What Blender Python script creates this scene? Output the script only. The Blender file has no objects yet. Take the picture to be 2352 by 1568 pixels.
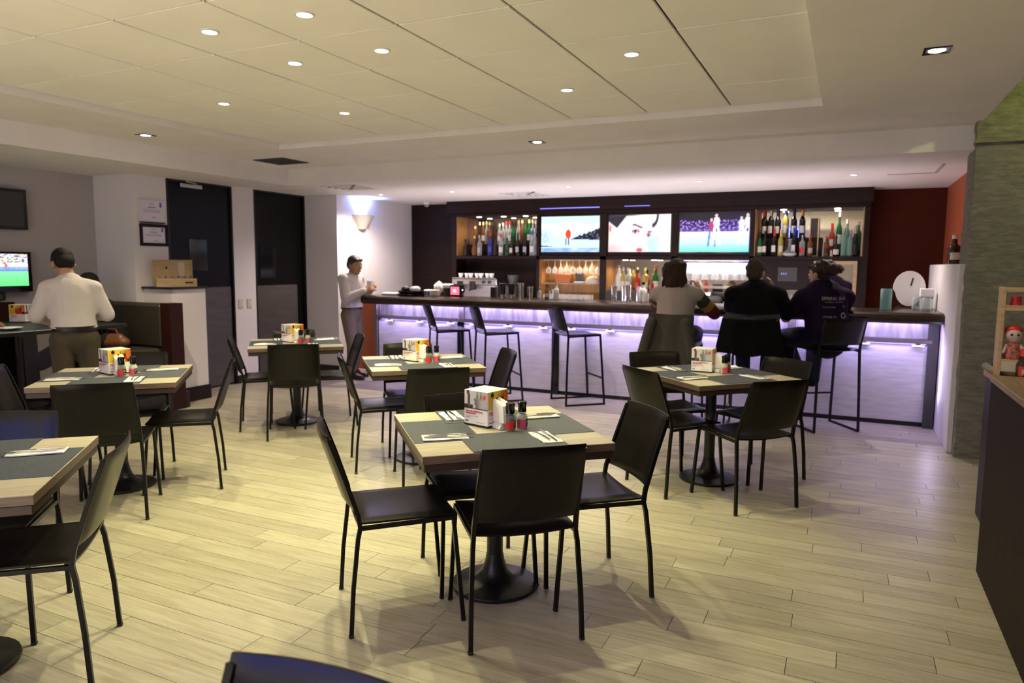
import bpy, bmesh, math, random
import numpy as np
from mathutils import Vector, Matrix, noise as mnoise
PI = math.pi
SC = bpy.context.scene
COL = SC.collection
random.seed(7)

# ------------------------------------------------------------------ camera, world, exposure
def cam_axes(yaw, pitch, roll):
    f = Vector((-math.sin(yaw) * math.cos(pitch), math.cos(yaw) * math.cos(pitch), -math.sin(pitch)))
    r = Vector((math.cos(yaw), math.sin(yaw), 0)); u = r.cross(f)
    c, s = math.cos(roll), math.sin(roll)
    return c * r + s * u, -s * r + c * u, f
cr, cu, cf = cam_axes(0.43954, 0.108075, 0.007562)
cd = bpy.data.cameras.new('camera'); cam = bpy.data.objects.new('camera', cd); COL.objects.link(cam)
m = Matrix.Identity(4)
for i in range(3):
    m[i][0], m[i][1], m[i][2] = cr[i], cu[i], -cf[i]
m[2][3] = 1.5
cam.matrix_world = m
cd.sensor_width = 36; cd.sensor_fit = 'HORIZONTAL'; cd.lens = 36 * 1630.4 / 2352
cd.clip_start = 0.05; cd.clip_end = 60
cd.dof.use_dof = True; cd.dof.focus_distance = 3.1; cd.dof.aperture_fstop = 3.2
SC.camera = cam
w = bpy.data.worlds.new('world'); SC.world = w; w.use_nodes = True
w.node_tree.nodes['Background'].inputs[0].default_value = (0.5, 0.42, 0.40, 1)
w.node_tree.nodes['Background'].inputs[1].default_value = 0.02
SC.view_settings.view_transform = 'Standard'; SC.view_settings.look = 'None'
SC.view_settings.gamma = 1; SC.view_settings.use_curve_mapping = False
SC.view_settings.exposure = 0.62
DOWN_W, SOFFIT_W, BAR_W = 62.0, 36.0, 90.0             # watts of the tile, soffit and bar downlights
DOWN_COL, SOFFIT_COL, BAR_COL = (.97, .89, .48), (1, .80, .55), (1, .84, .76)
REAR_W, REAR_COL = 16.0, (1, .93, .97)               # added fill globes behind the camera
LED_W, LED_COL = 12.0, (.47, .38, 1.0)                  # bar front LED runs, per bay

# ------------------------------------------------------------------ material helpers
MATS = {}
def mat(name, color=(.5, .5, .5), rough=.5, metal=0, emit=None, estr=1, spec=.5, alpha=1, noise=None, bump=0, bscale=30, trans=0, coat=0, stretch=None):
    if name in MATS: return MATS[name]
    M = bpy.data.materials.new(name); M.use_nodes = True; nt = M.node_tree; b = nt.nodes['Principled BSDF']
    b.inputs['Base Color'].default_value = (*color, 1); b.inputs['Roughness'].default_value = rough
    b.inputs['Metallic'].default_value = metal; b.inputs['Specular IOR Level'].default_value = spec
    b.inputs['Alpha'].default_value = alpha; b.inputs['Transmission Weight'].default_value = trans
    b.inputs['Coat Weight'].default_value = coat
    if emit: b.inputs['Emission Color'].default_value = (*emit, 1); b.inputs['Emission Strength'].default_value = estr
    if noise or bump:
        tc = nt.nodes.new('ShaderNodeTexCoord'); mp = nt.nodes.new('ShaderNodeMapping'); nz = nt.nodes.new('ShaderNodeTexNoise')
        nt.links.new(tc.outputs['Object'], mp.inputs['Vector']); nt.links.new(mp.outputs[0], nz.inputs['Vector'])
        if stretch: mp.inputs['Scale'].default_value = stretch
        nz.inputs['Scale'].default_value = bscale; nz.inputs['Detail'].default_value = 4
        if noise:
            r = nt.nodes.new('ShaderNodeValToRGB'); nt.links.new(nz.outputs['Fac'], r.inputs[0])
            r.color_ramp.elements[0].position = .3; r.color_ramp.elements[1].position = .7
            r.color_ramp.elements[0].color = (*[c * (1 - noise) for c in color], 1); r.color_ramp.elements[1].color = (*[min(1, c * (1 + noise)) for c in color], 1)
            nt.links.new(r.outputs[0], b.inputs['Base Color'])
        if bump:
            bp = nt.nodes.new('ShaderNodeBump'); bp.inputs['Strength'].default_value = bump; bp.inputs['Distance'].default_value = .01
            nt.links.new(nz.outputs['Fac'], bp.inputs['Height']); nt.links.new(bp.outputs[0], b.inputs['Normal'])
    MATS[name] = M; return M

def glass(name, color, solid=.35, rough=.05):
    """thin coloured glass: part see-through, part tinted body, with a clear gloss"""
    if name in MATS: return MATS[name]
    M = bpy.data.materials.new(name); M.use_nodes = True; nt = M.node_tree; nt.nodes.clear()
    out = nt.nodes.new('ShaderNodeOutputMaterial'); tr = nt.nodes.new('ShaderNodeBsdfTransparent'); tr.inputs[0].default_value = (*[min(1, .25 + .75 * c) for c in color], 1)
    b = nt.nodes.new('ShaderNodeBsdfPrincipled'); b.inputs['Base Color'].default_value = (*color, 1); b.inputs['Roughness'].default_value = rough
    lw = nt.nodes.new('ShaderNodeLayerWeight'); lw.inputs[0].default_value = .35
    mr = nt.nodes.new('ShaderNodeMapRange'); mr.inputs['To Min'].default_value = solid; mr.inputs['To Max'].default_value = min(1, solid + .45)
    mx = nt.nodes.new('ShaderNodeMixShader')
    nt.links.new(lw.outputs['Facing'], mr.inputs['Value']); nt.links.new(mr.outputs[0], mx.inputs[0])
    nt.links.new(tr.outputs[0], mx.inputs[1]); nt.links.new(b.outputs[0], mx.inputs[2]); nt.links.new(mx.outputs[0], out.inputs[0])
    MATS[name] = M; return M

def attr_mat(name, emit=0, rough=.4):
    """colour from the mesh's own print (vertex colours): printed card or a lit screen"""
    if name in MATS: return MATS[name]
    M = bpy.data.materials.new(name); M.use_nodes = True; nt = M.node_tree; b = nt.nodes['Principled BSDF']
    a = nt.nodes.new('ShaderNodeAttribute'); a.attribute_name = 'Col'
    b.inputs['Roughness'].default_value = rough
    if emit:
        b.inputs['Base Color'].default_value = (.01, .01, .01, 1)
        nt.links.new(a.outputs['Color'], b.inputs['Emission Color']); b.inputs['Emission Strength'].default_value = emit
    else: nt.links.new(a.outputs['Color'], b.inputs['Base Color'])
    MATS[name] = M; return M

def wood_mat(name, c1, c2, rough=.4, scale=2.2, per_piece=.0, axis=0, bump=.08, coat=0):
    if name in MATS: return MATS[name]
    M = bpy.data.materials.new(name); M.use_nodes = True; nt = M.node_tree; b = nt.nodes['Principled BSDF']; N = nt.nodes.new; L = nt.links.new
    b.inputs['Roughness'].default_value = rough; b.inputs['Coat Weight'].default_value = coat
    tc = N('ShaderNodeTexCoord'); mp = N('ShaderNodeMapping'); s = [14, 14, 14]; s[axis] = 1.0
    mp.inputs['Scale'].default_value = s
    geo = N('ShaderNodeNewGeometry'); oi = N('ShaderNodeObjectInfo')
    add = N('ShaderNodeMath'); add.operation = 'ADD'; L(geo.outputs['Random Per Island'], add.inputs[0]); L(oi.outputs['Random'], add.inputs[1])
    fr = N('ShaderNodeMath'); fr.operation = 'FRACT'; L(add.outputs[0], fr.inputs[0])
    off = N('ShaderNodeCombineXYZ'); mul = N('ShaderNodeMath'); mul.operation = 'MULTIPLY'; mul.inputs[1].default_value = 37 if per_piece else 0
    L(fr.outputs[0], mul.inputs[0]); L(mul.outputs[0], off.inputs[0]); L(mul.outputs[0], off.inputs[2])
    va = N('ShaderNodeVectorMath'); L(tc.outputs['Object'], va.inputs[0]); L(off.outputs[0], va.inputs[1]); L(va.outputs[0], mp.inputs['Vector'])
    n1 = N('ShaderNodeTexNoise'); n1.inputs['Scale'].default_value = scale; n1.inputs['Detail'].default_value = 8; n1.inputs['Roughness'].default_value = .65; n1.inputs['Distortion'].default_value = .6
    L(mp.outputs[0], n1.inputs['Vector'])
    r = N('ShaderNodeValToRGB'); r.color_ramp.elements[0].position = .34; r.color_ramp.elements[1].position = .62
    r.color_ramp.elements[0].color = (*c1, 1); r.color_ramp.elements[1].color = (*c2, 1); L(n1.outputs['Fac'], r.inputs[0])
    hsv = N('ShaderNodeHueSaturation'); L(r.outputs[0], hsv.inputs['Color'])
    mr = N('ShaderNodeMapRange'); mr.inputs['To Min'].default_value = 1 - per_piece; mr.inputs['To Max'].default_value = 1 + per_piece * .7
    L(fr.outputs[0], mr.inputs['Value']); L(mr.outputs[0], hsv.inputs['Value']); L(hsv.outputs[0], b.inputs['Base Color'])
    if bump:
        bp = N('ShaderNodeBump'); bp.inputs['Strength'].default_value = bump; bp.inputs['Distance'].default_value = .004
        L(n1.outputs['Fac'], bp.inputs['Height']); L(bp.outputs[0], b.inputs['Normal'])
    MATS[name] = M; return M

def weave_mat(name, c1, c2):
    if name in MATS: return MATS[name]
    M = bpy.data.materials.new(name); M.use_nodes = True; nt = M.node_tree; b = nt.nodes['Principled BSDF']; N = nt.nodes.new; L = nt.links.new
    b.inputs['Roughness'].default_value = .55
    tc = N('ShaderNodeTexCoord'); w1 = N('ShaderNodeTexWave'); w1.inputs['Scale'].default_value = 62; w1.bands_direction = 'X'; w1.inputs['Distortion'].default_value = .8
    w2 = N('ShaderNodeTexWave'); w2.inputs['Scale'].default_value = 40; w2.bands_direction = 'Y'; w2.inputs['Distortion'].default_value = 1.5
    nz = N('ShaderNodeTexNoise'); nz.inputs['Scale'].default_value = 90
    for k in (w1, w2, nz): L(tc.outputs['Object'], k.inputs['Vector'])
    mm = N('ShaderNodeMath'); mm.operation = 'MULTIPLY'; L(w1.outputs['Fac'], mm.inputs[0]); L(w2.outputs['Fac'], mm.inputs[1])
    ad = N('ShaderNodeMath'); L(mm.outputs[0], ad.inputs[0]); L(nz.outputs['Fac'], ad.inputs[1]); ad.operation = 'MULTIPLY'
    r = N('ShaderNodeValToRGB'); r.color_ramp.elements[0].position = .05; r.color_ramp.elements[1].position = .4
    r.color_ramp.elements[0].color = (*c1, 1); r.color_ramp.elements[1].color = (*c2, 1); L(ad.outputs[0], r.inputs[0]); L(r.outputs[0], b.inputs['Base Color'])
    bp = N('ShaderNodeBump'); bp.inputs['Strength'].default_value = .4; bp.inputs['Distance'].default_value = .002; L(mm.outputs[0], bp.inputs['Height']); L(bp.outputs[0], b.inputs['Normal'])
    MATS[name] = M; return M

# ------------------------------------------------------------------ mesh helpers
class MB:
    def __init__(s): s.v = []; s.f = []; s.mi = []; s.cur = 0
    def add(s, vs, fs, mi=None):
        o = len(s.v); s.v += [tuple(v) for v in vs]; s.f += [tuple(i + o for i in f) for f in fs]; s.mi += [s.cur if mi is None else mi] * len(fs); return s
    def box(s, x0, x1, y0, y1, z0, z1, c=0, M=None):
        """box, its edges chamfered by c, optionally moved by M"""
        if c <= 0:
            vs = [Vector((x, y, z)) for z in (z0, z1) for y in (y0, y1) for x in (x0, x1)]
            fs = [(0, 2, 3, 1), (4, 5, 7, 6), (0, 1, 5, 4), (2, 6, 7, 3), (0, 4, 6, 2), (1, 3, 7, 5)]
        else:
            bm = bmesh.new()
            cx, cy, cz = (x0 + x1) / 2, (y0 + y1) / 2, (z0 + z1) / 2; hx, hy, hz = abs(x1 - x0) / 2, abs(y1 - y0) / 2, abs(z1 - z0) / 2
            c = min(c, .49 * hx * 2, .49 * hy * 2, .49 * hz * 2)
            for a in (-1, 1):
                for b in (-1, 1):
                    for d in (-1, 1):
                        bm.verts.new((cx + a * (hx - c), cy + b * (hy - c), cz + d * hz)); bm.verts.new((cx + a * (hx - c), cy + b * hy, cz + d * (hz - c))); bm.verts.new((cx + a * hx, cy + b * (hy - c), cz + d * (hz - c)))
            bmesh.ops.convex_hull(bm, input=bm.verts); bmesh.ops.dissolve_limit(bm, angle_limit=.02, verts=bm.verts, edges=bm.edges)
            bm.verts.index_update(); vs = [v.co.copy() for v in bm.verts]; fs = [[v.index for v in f.verts] for f in bm.faces]; bm.free()
        if M is not None: vs = [M @ v for v in vs]
        return s.add(vs, fs)
    def tube(s, pts, r, n=8, sq=False, caps=True):
        """tube along pts; r one radius or one per point; sq = square bar"""
        pts = [Vector(p) for p in pts]; k = len(pts); rs = r if isinstance(r, (list, tuple)) else [r] * k
        if sq: n = 4
        vs, fs = [], []
        t0 = (pts[1] - pts[0]).normalized(); ref = Vector((0, 0, 1)) if abs(t0.z) < .9 else Vector((1, 0, 0)); nx = t0.cross(ref).normalized()
        for i, p in enumerate(pts):
            a = (pts[i] - pts[i - 1]).normalized() if i else (pts[1] - pts[0]).normalized(); b = (pts[i + 1] - pts[i]).normalized() if i < k - 1 else a
            t = (a + b).normalized(); nx = (nx - t * nx.dot(t)).normalized(); ny = t.cross(nx); sc = 1 / max(.5, math.sqrt((1 + a.dot(b)) / 2))
            for j in range(n):
                an = 2 * PI * (j + (.5 if sq else 0)) / n; rr = rs[i] * (1.414 if sq else 1) * sc
                vs.append(p + (nx * math.cos(an) + ny * math.sin(an)) * rr)
        for i in range(k - 1):
            for j in range(n): fs.append((i * n + j, i * n + (j + 1) % n, (i + 1) * n + (j + 1) % n, (i + 1) * n + j))
        if caps: fs.append(tuple(range(n - 1, -1, -1))); fs.append(tuple((k - 1) * n + j for j in range(n)))
        return s.add(vs, fs)
    def lathe(s, prof, n=16, c=(0, 0, 0), M=None, a0=0, a1=2 * PI, sx=1, sy=1):
        """surface of revolution about z of (radius, height) pairs"""
        vs, fs = [], []; full = abs(a1 - a0 - 2 * PI) < 1e-6; m = n if full else n + 1
        for r, z in prof:
            for j in range(m):
                a = a0 + (a1 - a0) * j / n; vs.append(Vector((c[0] + sx * r * math.cos(a), c[1] + sy * r * math.sin(a), c[2] + z)))
        for i in range(len(prof) - 1):
            for j in range(n): fs.append((i * m + j, i * m + (j + 1) % m, (i + 1) * m + (j + 1) % m, (i + 1) * m + j))
        if full:
            if prof[0][0] > 1e-5: fs.append(tuple(range(n - 1, -1, -1)))
            if prof[-1][0] > 1e-5: fs.append(tuple((len(prof) - 1) * n + j for j in range(n)))
        if M is not None: vs = [M @ v for v in vs]
        return s.add(vs, fs)
    def prism(s, poly, z0, z1, M=None):
        k = len(poly); vs = [Vector((x, y, z0)) for x, y in poly] + [Vector((x, y, z1)) for x, y in poly]
        fs = [tuple(range(k - 1, -1, -1)), tuple(range(k, 2 * k))] + [(i, (i + 1) % k, (i + 1) % k + k, i + k) for i in range(k)]
        if M is not None: vs = [M @ v for v in vs]
        return s.add(vs, fs)
    def ball(s, c, r, n=10, k=7, M=None):
        rx, ry, rz = r if isinstance(r, (tuple, list)) else (r, r, r); c = Vector(c)
        vs = [Vector((0, 0, -rz))]; fs = []
        for i in range(1, k):
            t = -PI / 2 + PI * i / k
            for j in range(n): a = 2 * PI * j / n; vs.append(Vector((rx * math.cos(t) * math.cos(a), ry * math.cos(t) * math.sin(a), rz * math.sin(t))))
        vs.append(Vector((0, 0, rz))); last = len(vs) - 1
        for j in range(n): fs.append((0, 1 + (j + 1) % n, 1 + j)); fs.append((last, 1 + (k - 2) * n + j, 1 + (k - 2) * n + (j + 1) % n))
        for i in range(k - 2):
            for j in range(n): fs.append((1 + i * n + j, 1 + i * n + (j + 1) % n, 1 + (i + 1) * n + (j + 1) % n, 1 + (i + 1) * n + j))
        vs = [(M @ v if M is not None else v) + c for v in vs]
        return s.add(vs, fs)
    def cap(s, p0, p1, r0, r1, n=12, side=None, flat=1.0):
        """closed tapered limb with round ends; flat squeezes it along the direction given by side"""
        p0, p1 = Vector(p0), Vector(p1); t = p1 - p0; L = t.length or 1e-6; t = t / L
        ref = Vector(side) if side is not None else (Vector((0, 0, 1)) if abs(t.z) < .9 else Vector((0, 1, 0)))
        nx = (ref - t * ref.dot(t)).normalized(); ny = t.cross(nx); rows = [(-1, 0)] + [(-math.cos(a), math.sin(a)) for a in (PI / 8, PI / 4, 3 * PI / 8)]
        vs, fs, rings = [p0 - t * r0], [], []
        prof = [(-r0 * math.cos(a), r0 * math.sin(a)) for a in (PI / 8, PI / 4, 3 * PI / 8, PI / 2)] + [(L + r1 * math.cos(a), r1 * math.sin(a)) for a in (PI / 2, 3 * PI / 8, PI / 4, PI / 8)]
        for d, r in prof:
            rings.append(len(vs))
            for j in range(n): a = 2 * PI * j / n; vs.append(p0 + t * d + (nx * math.cos(a) * flat + ny * math.sin(a)) * r)
        vs.append(p1 + t * r1); last = len(vs) - 1
        for j in range(n):
            fs.append((0, rings[0] + (j + 1) % n, rings[0] + j)); fs.append((last, rings[-1] + j, rings[-1] + (j + 1) % n))
        for a, b in zip(rings, rings[1:]):
            for j in range(n): fs.append((a + j, a + (j + 1) % n, b + (j + 1) % n, b + j))
        return s.add(vs, fs)
    def mesh(s, name, mats, smooth=None):
        me = bpy.data.meshes.new(name); me.from_pydata(s.v, [], s.f)
        for x in (mats if isinstance(mats, (list, tuple)) else [mats]): me.materials.append(x)
        if len(set(s.mi)) > 1: me.polygons.foreach_set('material_index', s.mi)
        bm = bmesh.new(); bm.from_mesh(me); bmesh.ops.recalc_face_normals(bm, faces=bm.faces); bm.to_mesh(me); bm.free()
        if smooth: me.shade_smooth(); me.set_sharp_from_angle(angle=math.radians(smooth))
        return me
    def build(s, name, mats, parent=None, smooth=None, **tagkw):
        o = bpy.data.objects.new(name, s.mesh(name, mats, smooth)); COL.objects.link(o); o.parent = parent
        if tagkw: tag(o, **tagkw)
        return o

def tag(o, label=None, cat=None, group=None, kind=None):
    if label: o['label'] = label
    if cat: o['category'] = cat
    if group: o['group'] = group
    if kind: o['kind'] = kind
    return o
def thing(name, label, cat, loc=(0, 0, 0), rz=0, group=None):
    o = bpy.data.objects.new(name, None); COL.objects.link(o); o.location = loc; o.rotation_euler = (0, 0, rz); o.empty_display_size = .1
    return tag(o, label, cat, group)
def dup(root, loc, rz, label=None, group=None):
    r = root.copy(); COL.objects.link(r); r.location = loc; r.rotation_euler = (0, 0, rz)
    if label: r['label'] = label
    if group: r['group'] = group
    for ch in list(root.children):
        c = ch.copy(); COL.objects.link(c); c.parent = r
        for g in list(ch.children):
            d = g.copy(); COL.objects.link(d); d.parent = c
    return r
def picture(name, w, h, nx, ny, fn, m, parent, M):
    """flat printed or lit picture: a fine grid, coloured cell by cell by fn(u, v)"""
    vs = [M @ Vector((w * (i / nx - .5), 0, h * (j / ny))) for j in range(ny + 1) for i in range(nx + 1)]
    fs = [(j * (nx + 1) + i, j * (nx + 1) + i + 1, (j + 1) * (nx + 1) + i + 1, (j + 1) * (nx + 1) + i) for j in range(ny) for i in range(nx)]
    me = bpy.data.meshes.new(name); me.from_pydata([tuple(v) for v in vs], [], fs); me.materials.append(m)
    a = me.color_attributes.new('Col', 'FLOAT_COLOR', 'POINT')
    for j in range(ny + 1):
        for i in range(nx + 1):
            c = fn(i / nx, j / ny); a.data[j * (nx + 1) + i].color = (*[max(0, x) ** 2.2 for x in c], 1)
    o = bpy.data.objects.new(name, me); COL.objects.link(o); o.parent = parent; return o
def text(name, s, size, m, parent, M, align='LEFT', ext=.0004, bold=0):
    cu_ = bpy.data.curves.new(name, 'FONT'); cu_.body = s; cu_.size = size; cu_.align_x = align; cu_.extrude = ext; cu_.resolution_u = 2; cu_.offset = bold
    t = bpy.data.objects.new(name, cu_); COL.objects.link(t)
    me = bpy.data.meshes.new_from_object(t.evaluated_get(bpy.context.evaluated_depsgraph_get())); bpy.data.objects.remove(t)
    me.transform(M); me.materials.clear(); me.materials.append(m)
    o = bpy.data.objects.new(name, me); COL.objects.link(o); o.parent = parent; return o
def smoothstep(a, b, x):
    t = min(1, max(0, (x - a) / (b - a))); return t * t * (3 - 2 * t)
def mix(a, b, t): return tuple(x + (y - x) * t for x, y in zip(a, b))
def rot_z(a): return Matrix.Rotation(a, 4, 'Z')
def T(x, y, z): return Matrix.Translation((x, y, z))
def dv(deg): return Vector((math.cos(math.radians(deg)), math.sin(math.radians(deg)), 0))
def lamp(name, kind, loc, power, color, parent=None, size=.05, spot=None, blend=.6, target=None, sx=None, sy=None):
    l = bpy.data.lights.new(name, kind); l.energy = power; l.color = color
    if kind == 'SPOT': l.spot_size = math.radians(spot); l.spot_blend = blend; l.shadow_soft_size = size
    elif kind == 'AREA':
        l.shape = 'RECTANGLE'; l.size = sx; l.size_y = sy
    else: l.shadow_soft_size = size
    o = bpy.data.objects.new(name, l); COL.objects.link(o); o.location = loc; o.parent = parent
    if target is not None: o.rotation_euler = (Vector(target) - Vector(loc)).to_track_quat('-Z', 'Y').to_euler()
    return o

# ------------------------------------------------------------------ materials
m_ceil = mat('painted_ceiling', (.86, .83, .80), .75, noise=.03, bscale=3)
m_tile = mat('ceiling_tile_paint', (.90, .88, .82), .72, noise=.03, bscale=2, bump=.03)
m_gap = mat('ceiling_gap', (.06, .05, .06), .8)
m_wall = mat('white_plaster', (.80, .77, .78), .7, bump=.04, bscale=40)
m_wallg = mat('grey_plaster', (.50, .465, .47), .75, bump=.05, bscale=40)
m_darkwood = wood_mat('dark_wenge_wood', (.009, .004, .003), (.020, .008, .006), .45, 3, bump=.03)
m_redwall = mat('red_brown_wall', (.075, .014, .006), .7, spec=.1, noise=.1, bscale=6)
m_orange = mat('burnt_orange_wall', (.42, .10, .035), .6)
m_floor = wood_mat('pale_oak', (.325, .29, .21), (.455, .425, .33), .37, 3.4, per_piece=.13, axis=0, bump=.06)
m_floorgap = mat('floor_joint', (.045, .03, .018), .8)
m_leather = mat('black_leather', (.008, .007, .006), .27, spec=.22, bump=.05, bscale=160)
m_frame = mat('black_metal', (.006, .006, .006), .34, spec=.25)
m_tabletop = wood_mat('table_veneer', (.36, .31, .235), (.52, .47, .365), .34, 2.4, axis=0, bump=.03)
m_tableedge = wood_mat('table_edge', (.085, .055, .042), (.165, .115, .085), .4, 5, axis=0, bump=.03)
m_tabledark = mat('table_dark_band', (.035, .02, .016), .45)
m_iron = mat('cast_iron_black', (.010, .010, .011), .33, bump=.12, bscale=120)
m_weave = weave_mat('grey_woven_vinyl', (.014, .019, .028), (.14, .17, .225))
m_paper = mat('white_paper', (.80, .79, .76), .8, bump=.1, bscale=60)
m_white = mat('white_plastic', (.78, .77, .76), .35)
m_steel = mat('polished_steel', (.72, .72, .74), .16, 1)
m_cutlery = mat('cutlery_steel', (.70, .69, .68), .2, 1)
m_brushed = mat('brushed_steel', (.68, .66, .69), .52, .55, noise=.12, bscale=5, stretch=(1, 1, 6))
m_streak = mat('streaked_steel', (.44, .42, .46), .42, .8, noise=.35, bscale=6, stretch=(3, 1, .5))
m_ledge = mat('ledge_steel', (.34, .30, .31), .35, 1)
m_black = mat('satin_black', (.010, .010, .010), .4)
m_blackg = mat('gloss_black', (.006, .006, .007), .12)
m_dkgrey = mat('dark_grey', (.05, .05, .05), .5)
m_lamp = mat('lamp_disc', (1, .95, .8), .3, emit=(1, .88, .62), estr=14)
m_lampw = mat('bar_lamp_disc', (1, .95, .85), .3, emit=(1, .9, .75), estr=10)
m_puck = mat('puck_lamp_disc', (1, .95, .85), .3, emit=(1, .84, .58), estr=9)
m_led = mat('violet_led', (.5, .4, 1), .3, emit=(.50, .40, 1), estr=2.2)
m_blueled = mat('blue_led', (.2, .2, 1), .3, emit=(.12, .13, .75), estr=1.2)
m_mirror = mat('mirror_glass', (.62, .58, .53), .04, 1)
m_amberwood = wood_mat('amber_wood', (.30, .14, .04), (.45, .23, .07), .4, 3, axis=2)
m_lightwood = wood_mat('light_wood', (.42, .30, .15), (.58, .43, .24), .5, 3)
m_counterwood = wood_mat('counter_walnut', (.009, .0045, .003), (.020, .011, .007), .6, 2.5, axis=2, bump=.04)
m_counterwood.node_tree.nodes['Principled BSDF'].inputs['Specular IOR Level'].default_value = .15
m_darkwood.node_tree.nodes['Principled BSDF'].inputs['Specular IOR Level'].default_value = .2
m_countertop = wood_mat('counter_top_oak', (.16, .11, .06), (.30, .22, .13), .4, 3, axis=1)
m_door = mat('dark_navy_door', (.006, .006, .014), .35, spec=.2)
m_doorblk = mat('black_door', (.003, .003, .003), .3, spec=.2)
m_kick = mat('kick_plate_steel', (.13, .115, .11), .45, .55, noise=.12, bscale=4, stretch=(1, 1, 5))
m_vinyl = mat('olive_vinyl', (.045, .040, .030), .42, bump=.04, bscale=90)
m_maroon = mat('maroon_panel', (.030, .008, .006), .5, spec=.2)
m_sconce = mat('plaster_sconce', (.62, .58, .52), .6)
m_red = mat('red_print', (.62, .03, .025), .45)
m_pink = mat('pink_print', (.62, .08, .16), .45)
m_orangered = mat('flyer_orange', (.85, .13, .06), .5)
m_pinkpaper = mat('flyer_pink', (.85, .38, .34), .6)
m_grey = mat('grey_print', (.30, .30, .30), .6)
m_blueprint = mat('blue_print', (.05, .07, .35), .5)
m_yellow = mat('yellow_cap', (.62, .48, .07), .4)
m_gold = mat('gold_cap', (.75, .62, .24), .35)
m_cream = mat('cream_label', (.62, .57, .45), .6)
m_clear = glass('clear_glass', (.85, .9, .9), .13)
m_glassw = glass('glassware', (.95, .95, .93), .16)

# stone: rough render in thin horizontal courses
def stone_mat(name, col, hs, bump):
    M = bpy.data.materials.new(name); M.use_nodes = True; nt = M.node_tree; b = nt.nodes['Principled BSDF']; N = nt.nodes.new; L = nt.links.new
    b.inputs['Roughness'].default_value = .9
    tc = N('ShaderNodeTexCoord'); mp = N('ShaderNodeMapping'); mp.inputs['Scale'].default_value = (1, 1, hs); L(tc.outputs['Object'], mp.inputs[0])
    n = N('ShaderNodeTexNoise'); n.inputs['Scale'].default_value = 11; n.inputs['Detail'].default_value = 9; n.inputs['Roughness'].default_value = .68; L(mp.outputs[0], n.inputs['Vector'])
    r = N('ShaderNodeValToRGB'); r.color_ramp.elements[0].position = .3; r.color_ramp.elements[1].position = .75
    r.color_ramp.elements[0].color = (*[c * .62 for c in col], 1); r.color_ramp.elements[1].color = (*[c * 1.35 for c in col], 1); L(n.outputs['Fac'], r.inputs[0]); L(r.outputs[0], b.inputs['Base Color'])
    bp = N('ShaderNodeBump'); bp.inputs['Strength'].default_value = bump; bp.inputs['Distance'].default_value = .03; L(n.outputs['Fac'], bp.inputs['Height']); L(bp.outputs[0], b.inputs['Normal'])
    return M
m_stone = stone_mat('rough_render', (.24, .225, .195), 4, .45)
m_stone2 = stone_mat('rubble_stone', (.30, .29, .20), 2, 1.0)

# ================================================================== THE SETTING
# floor: a base with oak planks running along the bar
base = MB().box(-7.6, 4.2, -6.2, 9.7, -.08, -.006).build('floor', m_floorgap, kind='structure')
PW = .1268
rows = []
y = 1.662 - PW * 60
while y < 9.6:
    x = -7.5 - random.random() * .9
    while x < 4.1:
        ln = random.choice((.55, .7, .85, .95, 1.1)) + random.random() * .1
        a, b_ = max(x, -7.5), min(x + ln, 4.1)
        if b_ - a > .02: rows.append((a, b_, y, y + PW))
        x += ln
    y += PW
def seen(a, b_, y0):
    best = 0
    for x in (a, (a + b_) / 2, b_):
        d = Vector((x, y0 + PW / 2, -1.5)); zc = d.dot(cf)
        if zc > .3:
            px, py = 1176 + 1630 * d.dot(cr) / zc, 784 - 1630 * d.dot(cu) / zc
            if -60 < px < 2300 and py < 1640 and x < .66: best = max(best, 1 / zc)
    return best
ranked = sorted(rows, key=lambda r: -seen(r[0], r[1], r[2]))
single, rest = ranked[:298], ranked[298:]
for a, b_, y0, y1 in single:
    g = .0013
    MB().box(a + g, b_ - g, y0 + g, y1 - g, -.006, random.uniform(-.0003, .0003)).build('plank', m_floor, base)
mb = MB()
for a, b_, y0, y1 in rest: mb.box(a + .0013, b_ - .0013, y0 + .0013, y1 - .0013, -.006, 0)
mb.build('far_planks', m_floor, base, kind='stuff')

# tiled ceiling in its recess, the plain soffit round it, the lower ceilings over bar and booths
X0, Y0, TS = -3.2720, 2.4047, .6101
ceil = MB().box(-5.1, -.22, -6.1, 5.46, 2.668, 2.72).build('ceiling', m_gap, kind='structure')
for i in range(-3, 5):
    for j in range(-13, 5):
        xa, ya = X0 + TS * i, Y0 + TS * j; g = .0055; dz = random.uniform(0, .0022)
        MB().box(xa + g, xa + TS - g, ya + g, ya + TS - g, 2.655 - dz, 2.668, c=.003).build('ceiling_tile', m_tile, ceil)
sof = MB()
sof.box(-6.05, -5.103, -6.1, 6.62, 2.6, 3.45); sof.box(-5.103, .86, 5.458, 6.62, 2.6, 3.45); sof.box(-.218, .86, -6.1, 5.458, 2.6, 3.45)
sof.box(-5.103, -.218, -6.1, 5.458, 2.73, 3.45)
sof.build('ceiling_soffit', m_ceil, kind='structure')
MB().box(-7.5, -6.05, -6.1, 6.62, 2.41, 2.8).box(-7.5, 1.3, 6.62, 9.7, 2.41, 2.8).build('ceiling_lower', m_ceil, kind='structure')
MB().box(.86, 4.1, -6.1, 6.6, 3.3, 3.45).build('ceiling_upper', m_ceil, kind='structure')
# access panel in the bar ceiling, far right
MB().box(.30, .72, 8.02, 8.05, 2.404, 2.412).box(.70, .73, 7.4, 8.05, 2.404, 2.412).build('trim_1', m_wallg, kind='structure')

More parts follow.
